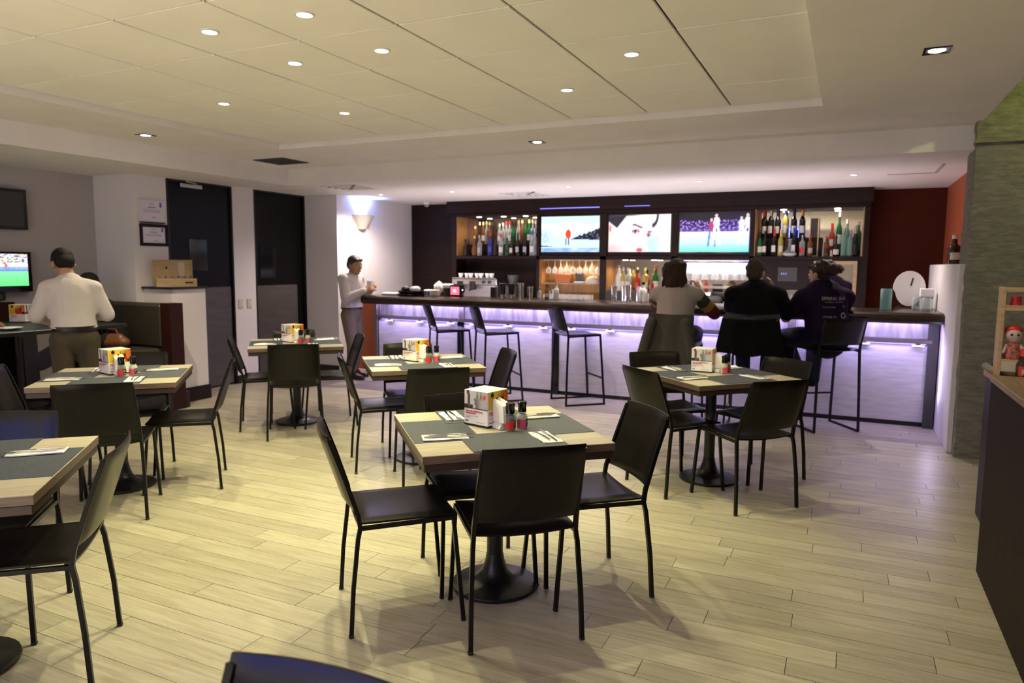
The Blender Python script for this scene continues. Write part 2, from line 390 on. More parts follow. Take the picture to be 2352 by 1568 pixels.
# walls
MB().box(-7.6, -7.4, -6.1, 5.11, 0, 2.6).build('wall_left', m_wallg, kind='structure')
wl2 = MB(); wl2.box(-7.6, -6.8, 5.11, 5.53, 0, 2.6); wl2.box(-7.1, -6.8, 6.45, 6.80, 0, 2.6); wl2.box(-7.6, -6.25, 7.73, 9.7, 0, 2.6)
wl2.box(-7.6, -7.05, 5.53, 7.75, 0, 2.6)
wl2.build('wall_left', m_wall, kind='structure')
MB().box(-6.25, -5.18, 9.55, 9.7, 0, 2.6).box(-5.18, .2, 9.56, 9.7, 0, 2.6).build('wall_back', m_darkwood, kind='structure')
MB().box(.2, 1.0, 9.55, 9.7, 0, 2.6).build('wall_back', m_redwall, kind='structure')
MB().box(.98, 1.15, 6.9, 9.55, 0, 2.6).build('wall_right', m_orange, kind='structure')
MB().box(.80, .98, 6.64, 8.95, 0, 1.53, c=.004).build('wall_right', m_wall, kind='structure')
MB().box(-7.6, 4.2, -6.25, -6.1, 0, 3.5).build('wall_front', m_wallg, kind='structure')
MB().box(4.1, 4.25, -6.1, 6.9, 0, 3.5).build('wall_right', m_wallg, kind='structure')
# stone pillar / wall end with uneven faces: smooth-rendered below, rubble above
def rough_box(name, x0, x1, y0, y1, z0, z1, m_, amp, step, kind='structure'):
    bm = bmesh.new(); bmesh.ops.create_cube(bm, size=1)
    nx = max(2, int((x1 - x0) / step))
    for v in bm.verts: v.co = Vector((x0 if v.co.x < 0 else x1, y0 if v.co.y < 0 else y1, z0 if v.co.z < 0 else z1))
    bmesh.ops.subdivide_edges(bm, edges=[e for e in bm.edges if e.calc_length() > step * 3], cuts=min(60, int((z1 - z0) / step)), use_grid_fill=True)
    for v in bm.verts:
        p = v.co; d = mnoise.noise(Vector((p.x * 9, p.y * 9, p.z * 16))) * amp + mnoise.noise(Vector((p.x * 30, p.y * 30, p.z * 44))) * amp * .5
        v.co += Vector((-d if p.x < (x0 + x1) / 2 else 0, -abs(d) if p.y < y0 + .01 else 0, 0))
    me = bpy.data.meshes.new(name); bm.to_mesh(me); bm.free(); me.materials.append(m_)
    o = bpy.data.objects.new(name, me); COL.objects.link(o); return tag(o, kind=kind)
rough_box('pillar', .835, 4.1, 6.50, 6.95, 0, 2.44, m_stone, .008, .05)
rough_box('pillar', .825, 4.1, 6.47, 6.95, 2.44, 3.35, m_stone2, .022, .04)
# baseboards
for a in ((-6.8, -6.785, 6.45, 6.8),): MB().box(a[0], a[1], a[2], a[3], 0, .1).build('baseboard_left', m_black, kind='structure')
MB().box(-6.8, -6.25, 7.715, 7.73, 0, .1).build('baseboard_left', m_black, kind='structure')
# half wall beside the first door, with a black top
hw = MB().box(-6.8, -6.36, 5.2, 5.62, 0, 1.215, c=.003).build('wall_partition', m_wall, kind='structure')
MB().box(-6.8, -6.335, 5.17, 5.64, 1.215, 1.237, c=.003).build('cap', m_black, hw)
MB().box(-6.36, -6.345, 5.19, 5.635, 0, .155).box(-6.8, -6.345, 5.185, 5.2, 0, .155).build('baseboard_left', mat('skirting_brown', (.018, .012, .010), .5, spec=.2), kind='structure')
# two dark doors in the left wall
def door(name, y0, y1, m_leaf, kick_z, kx):
    d = MB().box(-6.87, -6.825, y0 + .02, y1 - .02, .012, 2.39).build(name, m_leaf, kind='structure')
    fr = MB(); fr.box(-6.86, -6.795, y0 - .0, y0 + .02, 0, 2.41); fr.box(-6.86, -6.795, y1 - .02, y1, 0, 2.41); fr.box(-6.86, -6.795, y0 + .02, y1 - .02, 2.39, 2.41); fr.build('door_frame', m_black, d)
    MB().box(-6.825, -6.82, y0 + .035, y1 - .035 - kx, .02, kick_z, c=.002).build('kick_plate', m_kick, d)
    return d
d1 = door('door_1', 5.535, 6.45, m_door, 1.205, 0)
MB().box(-6.825, -6.818, 5.82, 6.07, 1.40, 1.76, c=.002).build('door_window', m_blackg, d1)
MB().box(-6.825, -6.77, 5.70, 6.0, 2.33, 2.375, c=.006).tube([(-6.79, 5.93, 2.385), (-6.74, 5.75, 2.395)], .009, 6).build('door_closer', m_steel, d1)
d2 = door('door_2', 6.80, 7.73, m_doorblk, 1.205, .12)
MB().box(-6.825, -6.818, 6.90, 7.18, 1.30, 1.70, c=.002).build('door_window', m_blackg, d2)
for k, yy in enumerate((6.535, 6.675)):
    s_ = MB().box(-6.8, -6.79, yy - .036, yy + .036, .93, 1.047, c=.003).build('switch_plate', m_cream)
    MB().box(-6.79, -6.785, yy - .012, yy + .012, .965, 1.01, c=.001).build('rocker', m_white, s_)
    tag(s_, ('left-hand cream switch plate on the white strip between the dark doors', 'right-hand cream switch plate on the white strip between the dark doors')[k], 'switch plate', 'switch plates between the doors')

# ------------------------------------------------------------------ lights of the room
def downlight(name, label, x, y, z, r, watts, color, m_disc, spot=112, square=False, group=None):
    t = thing(name, label, 'ceiling light', (x, y, z), 0, group)
    if square:
        q = .062
        f_ = MB(); f_.box(-q, q, -q, -q + .012, -.006, 0); f_.box(-q, q, q - .012, q, -.006, 0); f_.box(-q, -q + .012, -q + .012, q - .012, -.006, 0); f_.box(q - .012, q, -q + .012, q - .012, -.006, 0)
        f_.build('frame', m_blackg, t)
        MB().box(-q + .012, q - .012, -q + .012, q - .012, -.003, 0).build('reflector', m_steel, t)
    else:
        MB().lathe([(r, -.0005), (r + .010, -.0005), (r + .010, -.006), (r + .002, -.008), (r, -.004)], 20).build('trim_ring', m_white, t)
    MB().lathe([(0.0001, -.0042), (r * .96, -.0042), (r * .96, -.0036), (.0001, -.0036)], 20).build('lamp_lens', m_disc, t)
    lamp('bulb', 'SPOT', (0, 0, -.03), watts, color, t, size=.018, spot=spot, blend=.75)
    return t
tl = [(0, 0), (1, 0), (0, 1), (1, 1), (-2, 2), (-1, 3), (2, 3), (3, 2)]
tlab = ['left one of the two foremost round downlights in the ceiling tiles', 'right one of the two foremost round downlights in the ceiling tiles',
        'left one of the second pair of round downlights in the ceiling tiles', 'right one of the second pair of round downlights in the ceiling tiles',
        'leftmost single round downlight among the ceiling tiles', 'round downlight in the ceiling tiles above the far left table',
        'round downlight in the ceiling tiles nearest the bar, right of centre', 'rightmost round downlight among the ceiling tiles']
for (i, j), lb in zip(tl, tlab):
    downlight('ceiling_light', lb, X0 + TS * (i + .5), Y0 + TS * (j + .5), 2.6545, .036, DOWN_W, DOWN_COL, m_lamp, group='round tile downlights')
for k, (x, y) in enumerate(((-5.62, 4.39), (-2.6, 6.03), (.35, 4.31))):
    downlight('ceiling_light', ('square downlight in the plain soffit above the booths', 'square downlight in the soffit before the bar, mid frame', 'square downlight in the plain ceiling at far right')[k],
              x, y, 2.6, .042, SOFFIT_W * (2.1, 1.5, .55)[k], SOFFIT_COL, m_lampw, square=True, group='square soffit downlights')
for k, x in enumerate((-5.65, -4.57, -3.0, -1.5, .0)):
    downlight('ceiling_light', ('first', 'second', 'third', 'fourth', 'fifth')[k] + ' small round light from the left above the bar counter', x, 7.9, 2.41, .03, BAR_W * (.9 if k == 0 else .65), BAR_COL, m_lampw, spot=150 if k == 0 else 112, group='round lights above the bar')
# unseen spots added behind the camera, bouncing light off the floor onto the ceiling
for (i, j) in ((-2, -6), (0, -6), (2, -6), (1, -7), (-1, -7), (3, -7), (-2, -9), (1, -9)):
    lamp('bounce_spot', 'SPOT', (X0 + TS * (i + .5), Y0 + TS * (j + .5), 2.62), 760, (1, .90, .74), None, size=.03, spot=70, blend=.75)
# unseen white globes added behind the camera as soft frontal fill light
for k, (x, y) in enumerate(((-4.6, -4.0), (-3.4, -3.8), (-2.2, -4.2), (-1.0, -4.2))):
    pl = thing('fill_lamp', ('first', 'second', 'third', 'fourth')[k] + ' added white fill globe, unseen behind the viewer', 'fill lamp', (x, y, 2.0), 0, 'added rear fill globes')
    MB().ball((0, 0, 0), .17, 20, 12).build('globe', mat('opal_globe', (.9, .9, .9), .3, emit=REAR_COL, estr=REAR_W), pl, smooth=60)
    MB().tube([(0, 0, .165), (0, 0, .6)], .006, 6).lathe([(.0, .16), (.05, .165), (.045, .19), (.0, .2)], 12).build('cord', m_black, pl)
# blue screen hung from the ceiling behind the camera: its glow shows in the chair backs that face it
rs = thing('hanging_screen', 'blue screen hung from the ceiling behind the viewer', 'screen', (-1.95, -1.75, 1.80), math.radians(20)); MB().box(-.90, .90, -.04, 0, 0, .76, c=.004).build('housing', m_black, rs); MB().box(-.87, .87, 0, .003, .03, .73).build('lit_sheet', mat('blue_screen', (.1, .1, .3), .5, emit=(.13, .18, 1.0), estr=4.5), rs); MB().tube([(-.5, -.02, .75), (-.5, -.02, .84)], .012, 8).tube([(.5, -.02, .75), (.5, -.02, .84)], .012, 8).build('bracket', m_black, rs)
# wall sconce with its blue uplight
sc = thing('wall_sconce', 'cream plaster half-bowl wall sconce glowing blue upwards', 'wall lamp', (-6.25, 8.26, 1.97), 0)
MB().lathe([(.055, 0), (.085, .012), (.105, .05), (.16, .12), (.205, .19), (.21, .2), (.195, .2), (.15, .13), (.09, .05), (.03, .03)], 20, a0=-PI / 2, a1=PI / 2, sx=.8).build('bowl', m_sconce, sc, smooth=40)
MB().box(.001, .01, -.19, .19, .02, .19).build('back_plate', m_sconce, sc)
lamp('uplight', 'SPOT', (.07, 0, .15), 30, (.22, .34, 1), sc, size=.05, spot=118, blend=.8, target=(.0, 0, 3))
lamp('uplight', 'SPOT', (.05, 0, .18), 5, (.75, .85, 1), sc, size=.05, spot=70, blend=.9, target=(-.02, 0, 3))

# yellow-green wash lamp high on the open side, lighting the rubble above the pillar
ws = thing('wash_light', 'small dark wash lamp above the pillar, out of view at the right', 'lamp', (2.3, 5.6, 3.24), 0); MB().lathe([(0, 0), (.05, 0), (.05, -.12), (.0, -.12)], 12).build('can', m_black, ws)
lamp('wash_bulb', 'SPOT', (-.06, .05, -.16), 30, (.75, .85, .25), ws, size=.05, spot=95, blend=.8, target=(-1.0, .9, -.75))
lamp('wash_bulb', 'SPOT', (-.06, .0, -.14), 9, (1, .86, .60), ws, size=.05, spot=120, blend=.8, target=(-1.2, .9, -2.2))

# air vents
v = thing('air_vent', 'dark grey square grille in the soffit left of centre', 'air vent', (-5.65, 6.07, 2.6), 0)
MB().box(-.2, .2, -.19, .19, -.004, -.001).build('backing', m_black, v)
fr = MB(); fr.box(-.21, .21, -.2, -.185, -.008, 0); fr.box(-.21, .21, .185, .2, -.008, 0); fr.box(-.21, -.195, -.185, .185, -.008, 0); fr.box(.195, .21, -.185, .185, -.008, 0); fr.build('frame', m_dkgrey, v)
for k in range(9): MB().box(-.195, .195, -.17 + k * .04, -.152 + k * .04, -.008, -.003).build('slat', m_dkgrey, v)
for k, (x, y) in enumerate(((-5.5, 7.07), (-3.86, 8.56))):
    v = thing('air_diffuser', ('white square ceiling diffuser beside the blue-lit sconce', 'white square ceiling diffuser over the bar before the left screen')[k], 'air vent', (x, y, 2.41), 0, 'square bar ceiling diffusers')
    for q, h in ((.25, .004), (.19, .012), (.13, .018), (.07, .024)):
        f_ = MB()
        for a, b_ in ((0, 1), (1, 0), (0, -1), (-1, 0)):
            Mx = rot_z(math.atan2(b_, a)); f_.box(q - .03, q, -q, q, -h, -h + .006, M=Mx)
        f_.build('ring', m_ceil, v)

# ================================================================== TABLES AND CHAIRS
def slab(f_top, f_bot, nu, nv):
    """closed thin sheet between two (u,v) surfaces"""
    vs = [f_top(i / nu, j / nv) for j in range(nv + 1) for i in range(nu + 1)]; o = len(vs)
    vs += [f_bot(i / nu, j / nv) for j in range(nv + 1) for i in range(nu + 1)]; W = nu + 1; fs = []
    for j in range(nv):
        for i in range(nu):
            a = j * W + i; fs.append((a, a + 1, a + W + 1, a + W)); fs.append((o + a, o + a + W, o + a + W + 1, o + a + 1))
    for i in range(nu): fs.append((i, o + i, o + i + 1, i + 1)); a = nv * W + i; fs.append((a, a + 1, o + a + 1, o + a))
    for j in range(nv): a = j * W; fs.append((a, a + W, o + a + W, o + a)); a = j * W + nu; fs.append((a, o + a, o + a + W, a + W))
    return vs, fs
def edge_round(t, k=.12):
    """0 at the rim rising to 1: rounds a sheet's rim"""
    d = min(t, 1 - t); return 1 if d > k else math.sqrt(max(0, 1 - (1 - d / k) ** 2))
def seat_parts(root, zs, yr, yf, zt, yt, zb, w_seat=.207, w_back=.203):
    """leather sling seat at height zs from yr to yf and leather sleeve back from zb up to zt"""
    def st(u, v):
        x = (2 * u - 1) * w_seat; sag = -.014 * (1 - (2 * u - 1) ** 2) * (1 - .4 * v); return Vector((x, yr - .012 + (yf - yr + .02) * v, zs + .004 + sag + .010 * edge_round(u) * edge_round(v)))
    def sb(u, v):
        x = (2 * u - 1) * w_seat; sag = -.014 * (1 - (2 * u - 1) ** 2) * (1 - .4 * v); return Vector((x, yr - .012 + (yf - yr + .02) * v, zs - .004 + sag - .010 * edge_round(u) * edge_round(v)))
    mb = MB(); mb.add(*slab(st, sb, 14, 12)); mb.build('seat', m_leather, root, smooth=50)
    y_at = lambda z: yr + (yt - yr) * (z - zs) / (zt - zs)
    def bf(u, v, s_):
        z = zb + (zt + .012 - zb) * v; x = (2 * u - 1) * w_back; bow = -.024 * (1 - (2 * u - 1) ** 2)
        return Vector((x, y_at(z) + bow + s_ * (.003 + .009 * edge_round(u, .1) * edge_round(v, .06)), z + (.004 if v > .99 else 0) * (1 - (2 * u - 1) ** 2)))
    mb = MB(); mb.add(*slab(lambda u, v: bf(u, v, 1), lambda u, v: bf(u, v, -1), 14, 14)); mb.build('backrest', m_leather, root, smooth=50)
def build_chair(name, label, group):
    t = thing(name, label, 'chair', group=group)
    for s in (-1, 1):
        MB().tube([(s * .229, 0, .004), (s * .224, .012, .20), (s * .214, .034, .40), (s * .209, .044, .445), (s * .208, .036, .50), (s * .203, -.012, .65), (s * .197, -.070, .812)], .0085, sq=True).build('leg', m_frame, t)
        MB().tube([(s * .226, .466, .004), (s * .208, .428, .442)], .0085, sq=True).build('leg', m_frame, t)
        MB().tube([(s * .209, .046, .443), (s * .208, .432, .449)], .008, sq=True).build('seat_rail', m_frame, t)
        for px, py in ((.229, 0), (.226, .466)):
            MB().box(s * px - .0105, s * px + .0105, py - .0105, py + .0105, 0, .012, c=.003).build('foot_cap', m_black, t)
    MB().tube([(-.205, .430, .449), (.205, .430, .449)], .008, sq=True).build('front_rail', m_frame, t)
    seat_parts(t, .462, .045, .435, .815, -.072, .512)
    return t
def build_stool(name, label, group):
    t = thing(name, label, 'bar stool', group=group)
    for s in (-1, 1):
        MB().tube([(s * .218, 0, .012), (s * .210, .010, .40), (s * .203, .022, .735), (s * .202, .014, .79), (s * .196, -.057, 1.03)], .009, sq=True).build('leg', m_frame, t)
        MB().tube([(s * .221, .443, .012), (s * .204, .390, .748)], .009, sq=True).build('leg', m_frame, t)
        MB().tube([(s * .218, -.008, .009), (s * .221, .452, .009)], .009, sq=True).build('sled_bar', m_frame, t)
        MB().tube([(s * .204, .022, .740), (s * .203, .395, .752)], .008, sq=True).build('seat_rail', m_frame, t)
    MB().tube([(-.212, .422, .29), (.212, .422, .29)], .008, sq=True).build('footrest', m_frame, t)
    MB().tube([(-.203, .392, .750), (.203, .392, .750)], .008, sq=True).build('front_rail', m_frame, t)
    seat_parts(t, .762, .022, .397, 1.033, -.058, .800, .203, .200)
    return t

# tables: (key, centre, angle, phrase)
TABLES = [('T1', (-1.43, 2.87), 42.3, 'the front centre table'), ('T2', (-.82, 5.03), 47.0, 'the table before the three bar guests'),
          ('T3', (-2.92, 4.575), 42.0, 'the table before the empty bar stools'), ('T4', (-4.66, 5.135), 43.0, 'the far table before the second dark door'),
          ('T5', (-4.335, 3.09), 42.5, 'the table beside the white-shirted waiter at left'), ('T6', (-2.905, 1.372), 42.5, 'the table cut by the left frame edge')]
TL = {'T1': 'square oak-top cafe table, largest and nearest in the centre, on a round iron base', 'T2': 'square oak-top cafe table on an iron base in front of the three bar guests',
      'T3': 'square oak-top cafe table on an iron base in front of the empty bar stools', 'T4': 'small-looking square oak-top cafe table farthest back, before the second dark door',
      'T5': 'square oak-top cafe table on an iron base beside the standing waiter at left', 'T6': 'square oak-top cafe table cut off by the left edge of the photo'}
TZ = .755
SIDES = ['near left', 'near right', 'far right', 'far left']
table0 = None
def build_table():
    t = thing('cafe_table', TL['T1'], 'table', group='square cafe tables')
    MB().box(-.41, .41, -.41, .41, TZ - .004, TZ, c=.0015).build('tabletop', m_tabletop, t)
    MB().box(-.409, .409, -.409, .409, TZ - .034, TZ - .004).build('edge_band', m_tableedge, t)
    MB().box(-.404, .404, -.404, .404, TZ - .068, TZ - .036, c=.002).build('under_frame', m_tabledark, t)
    MB().box(-.15, .15, -.15, .15, TZ - .08, TZ - .068).lathe([(.038, .16), (.037, .3), (.037, .672), (.05, .675)], 20).build('column', m_iron, t, smooth=40)
    MB().lathe([(.0, 0), (.198, 0), (.203, .008), (.2, .018), (.17, .024), (.12, .03), (.085, .045), (.06, .08), (.045, .125), (.039, .16), (.03, .165)], 32).build('base', m_iron, t, smooth=50)
    return t
def fork_mb():
    mb = MB(); mb.tube([(0, -.09, .003), (0, -.04, .0045), (0, .02, .004), (0, .045, .003)], [.004, .0048, .0025, .003], 6)
    mb.prism([(-.004, .044), (.004, .044), (.0115, .058), (.0115, .068), (-.0115, .068), (-.0115, .058)], .0015, .004)
    for k in range(4): x = -.0105 + k * .007; mb.box(x - .0013, x + .0013, .067, .105, .0022, .0045)
    return mb
def knife_mb():
    mb = MB(); mb.tube([(0, -.105, .0035), (0, -.06, .0045), (0, -.005, .004)], [.0035, .0055, .004], 6)
    mb.prism([(-.004, -.006), (.006, -.004), (.0085, .05), (.007, .09), (.001, .112), (-.004, .105)], .0022, .0042); return mb
fork_me = fork_mb().mesh('fork', m_cutlery, 40); knife_me = knife_mb().mesh('knife', m_cutlery, 40)
mb = MB()
def napz(u, v): return .0022 + .0016 * math.sin(u * 9 + v * 5) * (1 - abs(2 * v - 1)) + .001 * v
mb.add(*slab(lambda u, v: Vector(((u - .5) * .088 + .003 * math.sin(v * 7), (v - .5) * .195, napz(u, v) + .001)), lambda u, v: Vector(((u - .5) * .088 + .003 * math.sin(v * 7), (v - .5) * .195, .0003)), 8, 12))
mb.box(-.044, -.030, -.096, .096, .003, .0052)
nap_me = mb.mesh('napkin', m_paper, 40)
mat_me = MB().box(-.205, .205, -.145, .145, 0, .0018).mesh('placemat', m_weave)

def face_bucket(u, v):
    """print on the menu box's left face: steel ice bucket with green bottles; white panel below"""
    if v < .46: return (.93, .92, .93)
    if abs(v - .475) < .016: return (.16, .12, .14)
    if .40 < u < .84 and v < .80 and abs(u - .62) < .13 + .09 * (v - .46) / .34: return mix((.42, .40, .41), (.74, .73, .74), smoothstep(.42, .80, u)) if v < .76 else (.60, .58, .50)
    if .80 <= v < .97 and (abs(u - .55) < .045 or abs(u - .70) < .035): return (.42, .46, .24) if v < .9 else (.62, .60, .45)
    if (u - .86) ** 2 + ((v - .84) * 1.2) ** 2 < .008: return (.93, .50, .45) if (u - .86) ** 2 + ((v - .84) * 1.2) ** 2 > .003 else (.85, .25, .22)
    if abs(u - .16 - .12 * (1 - v)) < .06: return (.40, .26, .17) if v > .68 else (.42, .33, .20)
    if v < .58 and u < .36: return (.20, .16, .16)
    return mix((.86, .86, .88), (.70, .70, .74), u)
def face_beers(u, v):
    """print on the menu box's right face: brown bottles in a red bucket on gold; white panel below"""
    if v < .46: return (.93, .92, .90)
    if .36 < u < .84 and v < .70 and abs(u - .60) < .20 + .04 * (v - .46) / .24: return (.80, .12, .10) if v < .68 else (.93, .86, .80)
    for k, x in enumerate((.44, .55, .66, .76)):
        if .70 <= v < .92 and abs(u - x) < (.035 if v < .82 else .016): return (.30, .12, .05) if k % 2 else (.38, .16, .06)
    if (u - .2) ** 2 + (v - .9) ** 2 < .006: return (.12, .06, .03)
    if u > .84 and v < .60: return (.10, .09, .10)
    if abs(u - .2) < .14 and v < .84: return (.86, .70, .16)
    return mix((.92, .76, .28), (.85, .42, .15), smoothstep(.5, 1, u))
m_print = attr_mat('printed_card', 0, .4)
def build_menu_box():
    t = thing('menu_box', 'x', 'menu stand', group='printed menu cubes')
    S, H = .0715, .165
    MB().box(-S, S, -S, S, .008, H, c=.0015).build('card_cube', m_white, t)
    MB().box(-S - .001, S + .001, -S - .001, S + .001, 0, .008).build('base', m_black, t)
    for k, fn in ((0, face_bucket), (1, face_beers), (2, face_bucket), (3, face_beers)):
        # face 0 looks along -x, face 1 along -y, turned so that picture runs left to right for the reader
        Mx = rot_z((-PI / 2, 0, PI / 2, PI)[k]) @ T(0, -S - .0008, .0085)
        picture('printed_panel', 2 * S - .002, H - .010, 26, 30, fn, m_print, t, Mx)
        if k < 2:
            My = Mx @ T(-S + .008, -.0006, 0) @ Matrix.Rotation(PI / 2, 4, 'X')
            text('lettering', 'VIVE UNA EXPERIENCIA\nREFRESCANTE' if k == 0 else 'DISFRUTA\nY COMPARTE', .0098, m_red, t, My @ T(0, .056, 0), bold=.0003)
            MB().box(0, .055, -.0002, .0002, .036, .0375).box(.060, .075, -.0002, .0002, .036, .038).box(.062, .118, -.0002, .0002, .010, .0118).build('small_print', m_grey, t).matrix_local = Mx @ T(-S + .008, -.0006, 0)
            MB().box(0, .026, -.0002, .0002, .029, .031).build('underline', m_red, t).matrix_local = Mx @ T(-S + .008, -.0006, 0)
            MB().box(0, .018, -.0002, .0002, .010, .0155).build('printed_mark', m_blueprint if k == 0 else m_red, t).matrix_local = Mx @ T(-S + .008, -.0006, 0)
    return t
def build_holder():
    t = thing('napkin_holder', 'x', 'napkin holder', group='white napkin holders')
    prof = [(-.05, 0), (.05, 0), (.05, .008), (.034, .02), (.020, .05), (.016, .085), (.010, .085), (.008, .02), (-.008, .02), (-.010, .085), (-.016, .085), (-.020, .05), (-.034, .02), (-.05, .008)]
    MB().prism([(a * .62, b) for a, b in prof], -.032, .032, M=Matrix.Rotation(PI / 2, 4, 'X')).build('holder', m_white, t)
    mb = MB()
    for k in range(9):
        x = -.026 + k * .0065; l = .058 + .003 * math.sin(k * 2.1); h = .118 + .004 * math.sin(k * 1.3)
        mb.prism([(-l, .034), (l, .028), (l * 1.04, h + .014), (-l * .9, h - .008)], x, x + .0058, M=Matrix(((0, 0, 1, 0), (1, 0, 0, 0), (0, 1, 0, 0), (0, 0, 0, 1))))
    mb.build('napkin_stack', m_paper, t)
    return t
m_pepper = mat('peppercorns', (.045, .035, .025), .6, noise=.6, bscale=260)
m_salt = mat('salt_grains', (.62, .56, .42), .6, noise=.2, bscale=260)
def build_grinder(name, m_fill, m_lab):
    t = thing(name, 'x', 'spice grinder', group=name.replace('_', ' ') + 's')
    MB().lathe([(.002, .004), (.0225, .004), (.0225, .056), (.019, .064), (.015, .070), (.002, .070)], 20).build('filling', m_fill, t, smooth=40)
    MB().lathe([(.0, 0), (.024, 0), (.0255, .004), (.0255, .055), (.022, .067), (.017, .074), (.017, .078), (.016, .078)], 20).build('jar', m_clear, t, smooth=40)
    MB().lathe([(.0, .078), (.0195, .078), (.0195, .086), (.0185, .105), (.0215, .118), (.0215, .122), (.018, .126), (0, .1265)], 20).build('cap', m_blackg, t, smooth=40)
    MB().lathe([(.0259, .006), (.0259, .046)], 14, a0=-PI * .95, a1=-PI * .36).build('label', m_lab, t, smooth=40)
    MB().lathe([(.0260, .012), (.0260, .048)], 8, a0=-PI * .36, a1=.1).build('label', m_black, t, smooth=40)
    mb = MB(); 
    for k, (z, l) in enumerate(((.040, .5), (.034, .7), (.029, .4), (.018, .8))): mb.lathe([(.0263, z), (.0263, z + .0022)], 6, a0=-PI * .31, a1=-PI * .31 + l * .9)
    mb.build('small_print', m_cream, t)
    return t
proto = {}
WHERE = {'T1': 'front centre table', 'T2': "bar guests' table", 'T3': 'table by empty stools', 'T4': 'far table by dark door', 'T5': "waiter's left table", 'T6': 'table at left frame edge'}
for key, (cx, cy), ang, phrase in TABLES:
    a = math.radians(ang)
    if table0 is None: table0 = build_table(); table0.location = (cx, cy, 0); table0.rotation_euler = (0, 0, a)
    else: dup(table0, (cx, cy, 0), a, TL[key])
    R = rot_z(a)
    P = lambda x, y: (R @ Vector((x, y, 0))) + Vector((cx, cy, 0))
    for k in range(4):
        Rk = rot_z(k * PI / 2)
        if key == 'T6' and k in (0, 1): continue
        p = P(*(Rk @ Vector((-.262, 0, 0)))[:2])
        o = bpy.data.objects.new('placemat', mat_me); COL.objects.link(o); o.location = (*p[:2], TZ + .0002 + (.0021 if k % 2 else 0)); o.rotation_euler = (0, 0, a + k * PI / 2 + PI / 2)
        tag(o, 'grey woven placemat on the %s side of the %s' % (SIDES[k], WHERE[key]), 'placemat', 'grey placemats')
        zz = TZ + .0045; q = Rk @ Vector((-.265 + random.uniform(-.015, .015), -.150, 0)); p = P(*q[:2]); ra = a + k * PI / 2 - PI / 2 + random.uniform(-.08, .08)
        n_ = bpy.data.objects.new('napkin', nap_me); COL.objects.link(n_); n_.location = (*p[:2], zz - .0002); n_.rotation_euler = (0, 0, ra)
        tag(n_, 'white napkin under cutlery, %s side of the %s' % (SIDES[k], WHERE[key]), 'napkin', 'napkins under the cutlery')
        for nm, me, off, tw in (('fork', fork_me, -.012, .06), ('knife', knife_me, .016, -.03)):
            q2 = q + Rk @ Vector((.02 if nm == 'fork' else .012, -off * 1.0, 0)); p = P(*q2[:2])
            o = bpy.data.objects.new(nm, me); COL.objects.link(o); o.location = (*p[:2], zz + .0044); o.rotation_euler = (0, 0, ra + tw)
            tag(o, 'steel %s on the napkin, %s side of the %s' % (nm, SIDES[k], WHERE[key]), nm, nm.replace('fork', 'forks').replace('knife', 'knives') + ' on the napkins')
    if key == 'T6': continue
    zt = TZ + .0022
    sets = {'T2': dict(box=(.005, .105, .72), hold=(.075, .035, .30), pep=(.118, -.008, .2), salt=(.062, -.050, .2))}.get(key,
           dict(box=(-.025, .075, .60), hold=(.020, -.030, .30), pep=(.045, -.085, 0), salt=(.108, -.062, 0)))
    for nm, fn, lab, c in (('menu_box', build_menu_box, 'printed white menu cube with drink photos on the ', 'box'), ('napkin_holder', build_holder, 'white holder stuffed with paper napkins on the ', 'hold'),
                           ('pepper_grinder', lambda: build_grinder('pepper_grinder', m_pepper, m_red), 'black-capped pepper grinder with red label on the ', 'pep'),
                           ('salt_grinder', lambda: build_grinder('salt_grinder', m_salt, m_pink), 'black-capped salt grinder with pink label on the ', 'salt')):
        x, y_, rr = sets[c]; p = P(x, y_)
        if nm not in proto: proto[nm] = o = fn(); o['label'] = lab + WHERE[key]; o.location = (*p[:2], zt); o.rotation_euler = (0, 0, a + rr)
        else: dup(proto[nm], (*p[:2], zt), a + rr, lab + WHERE[key])

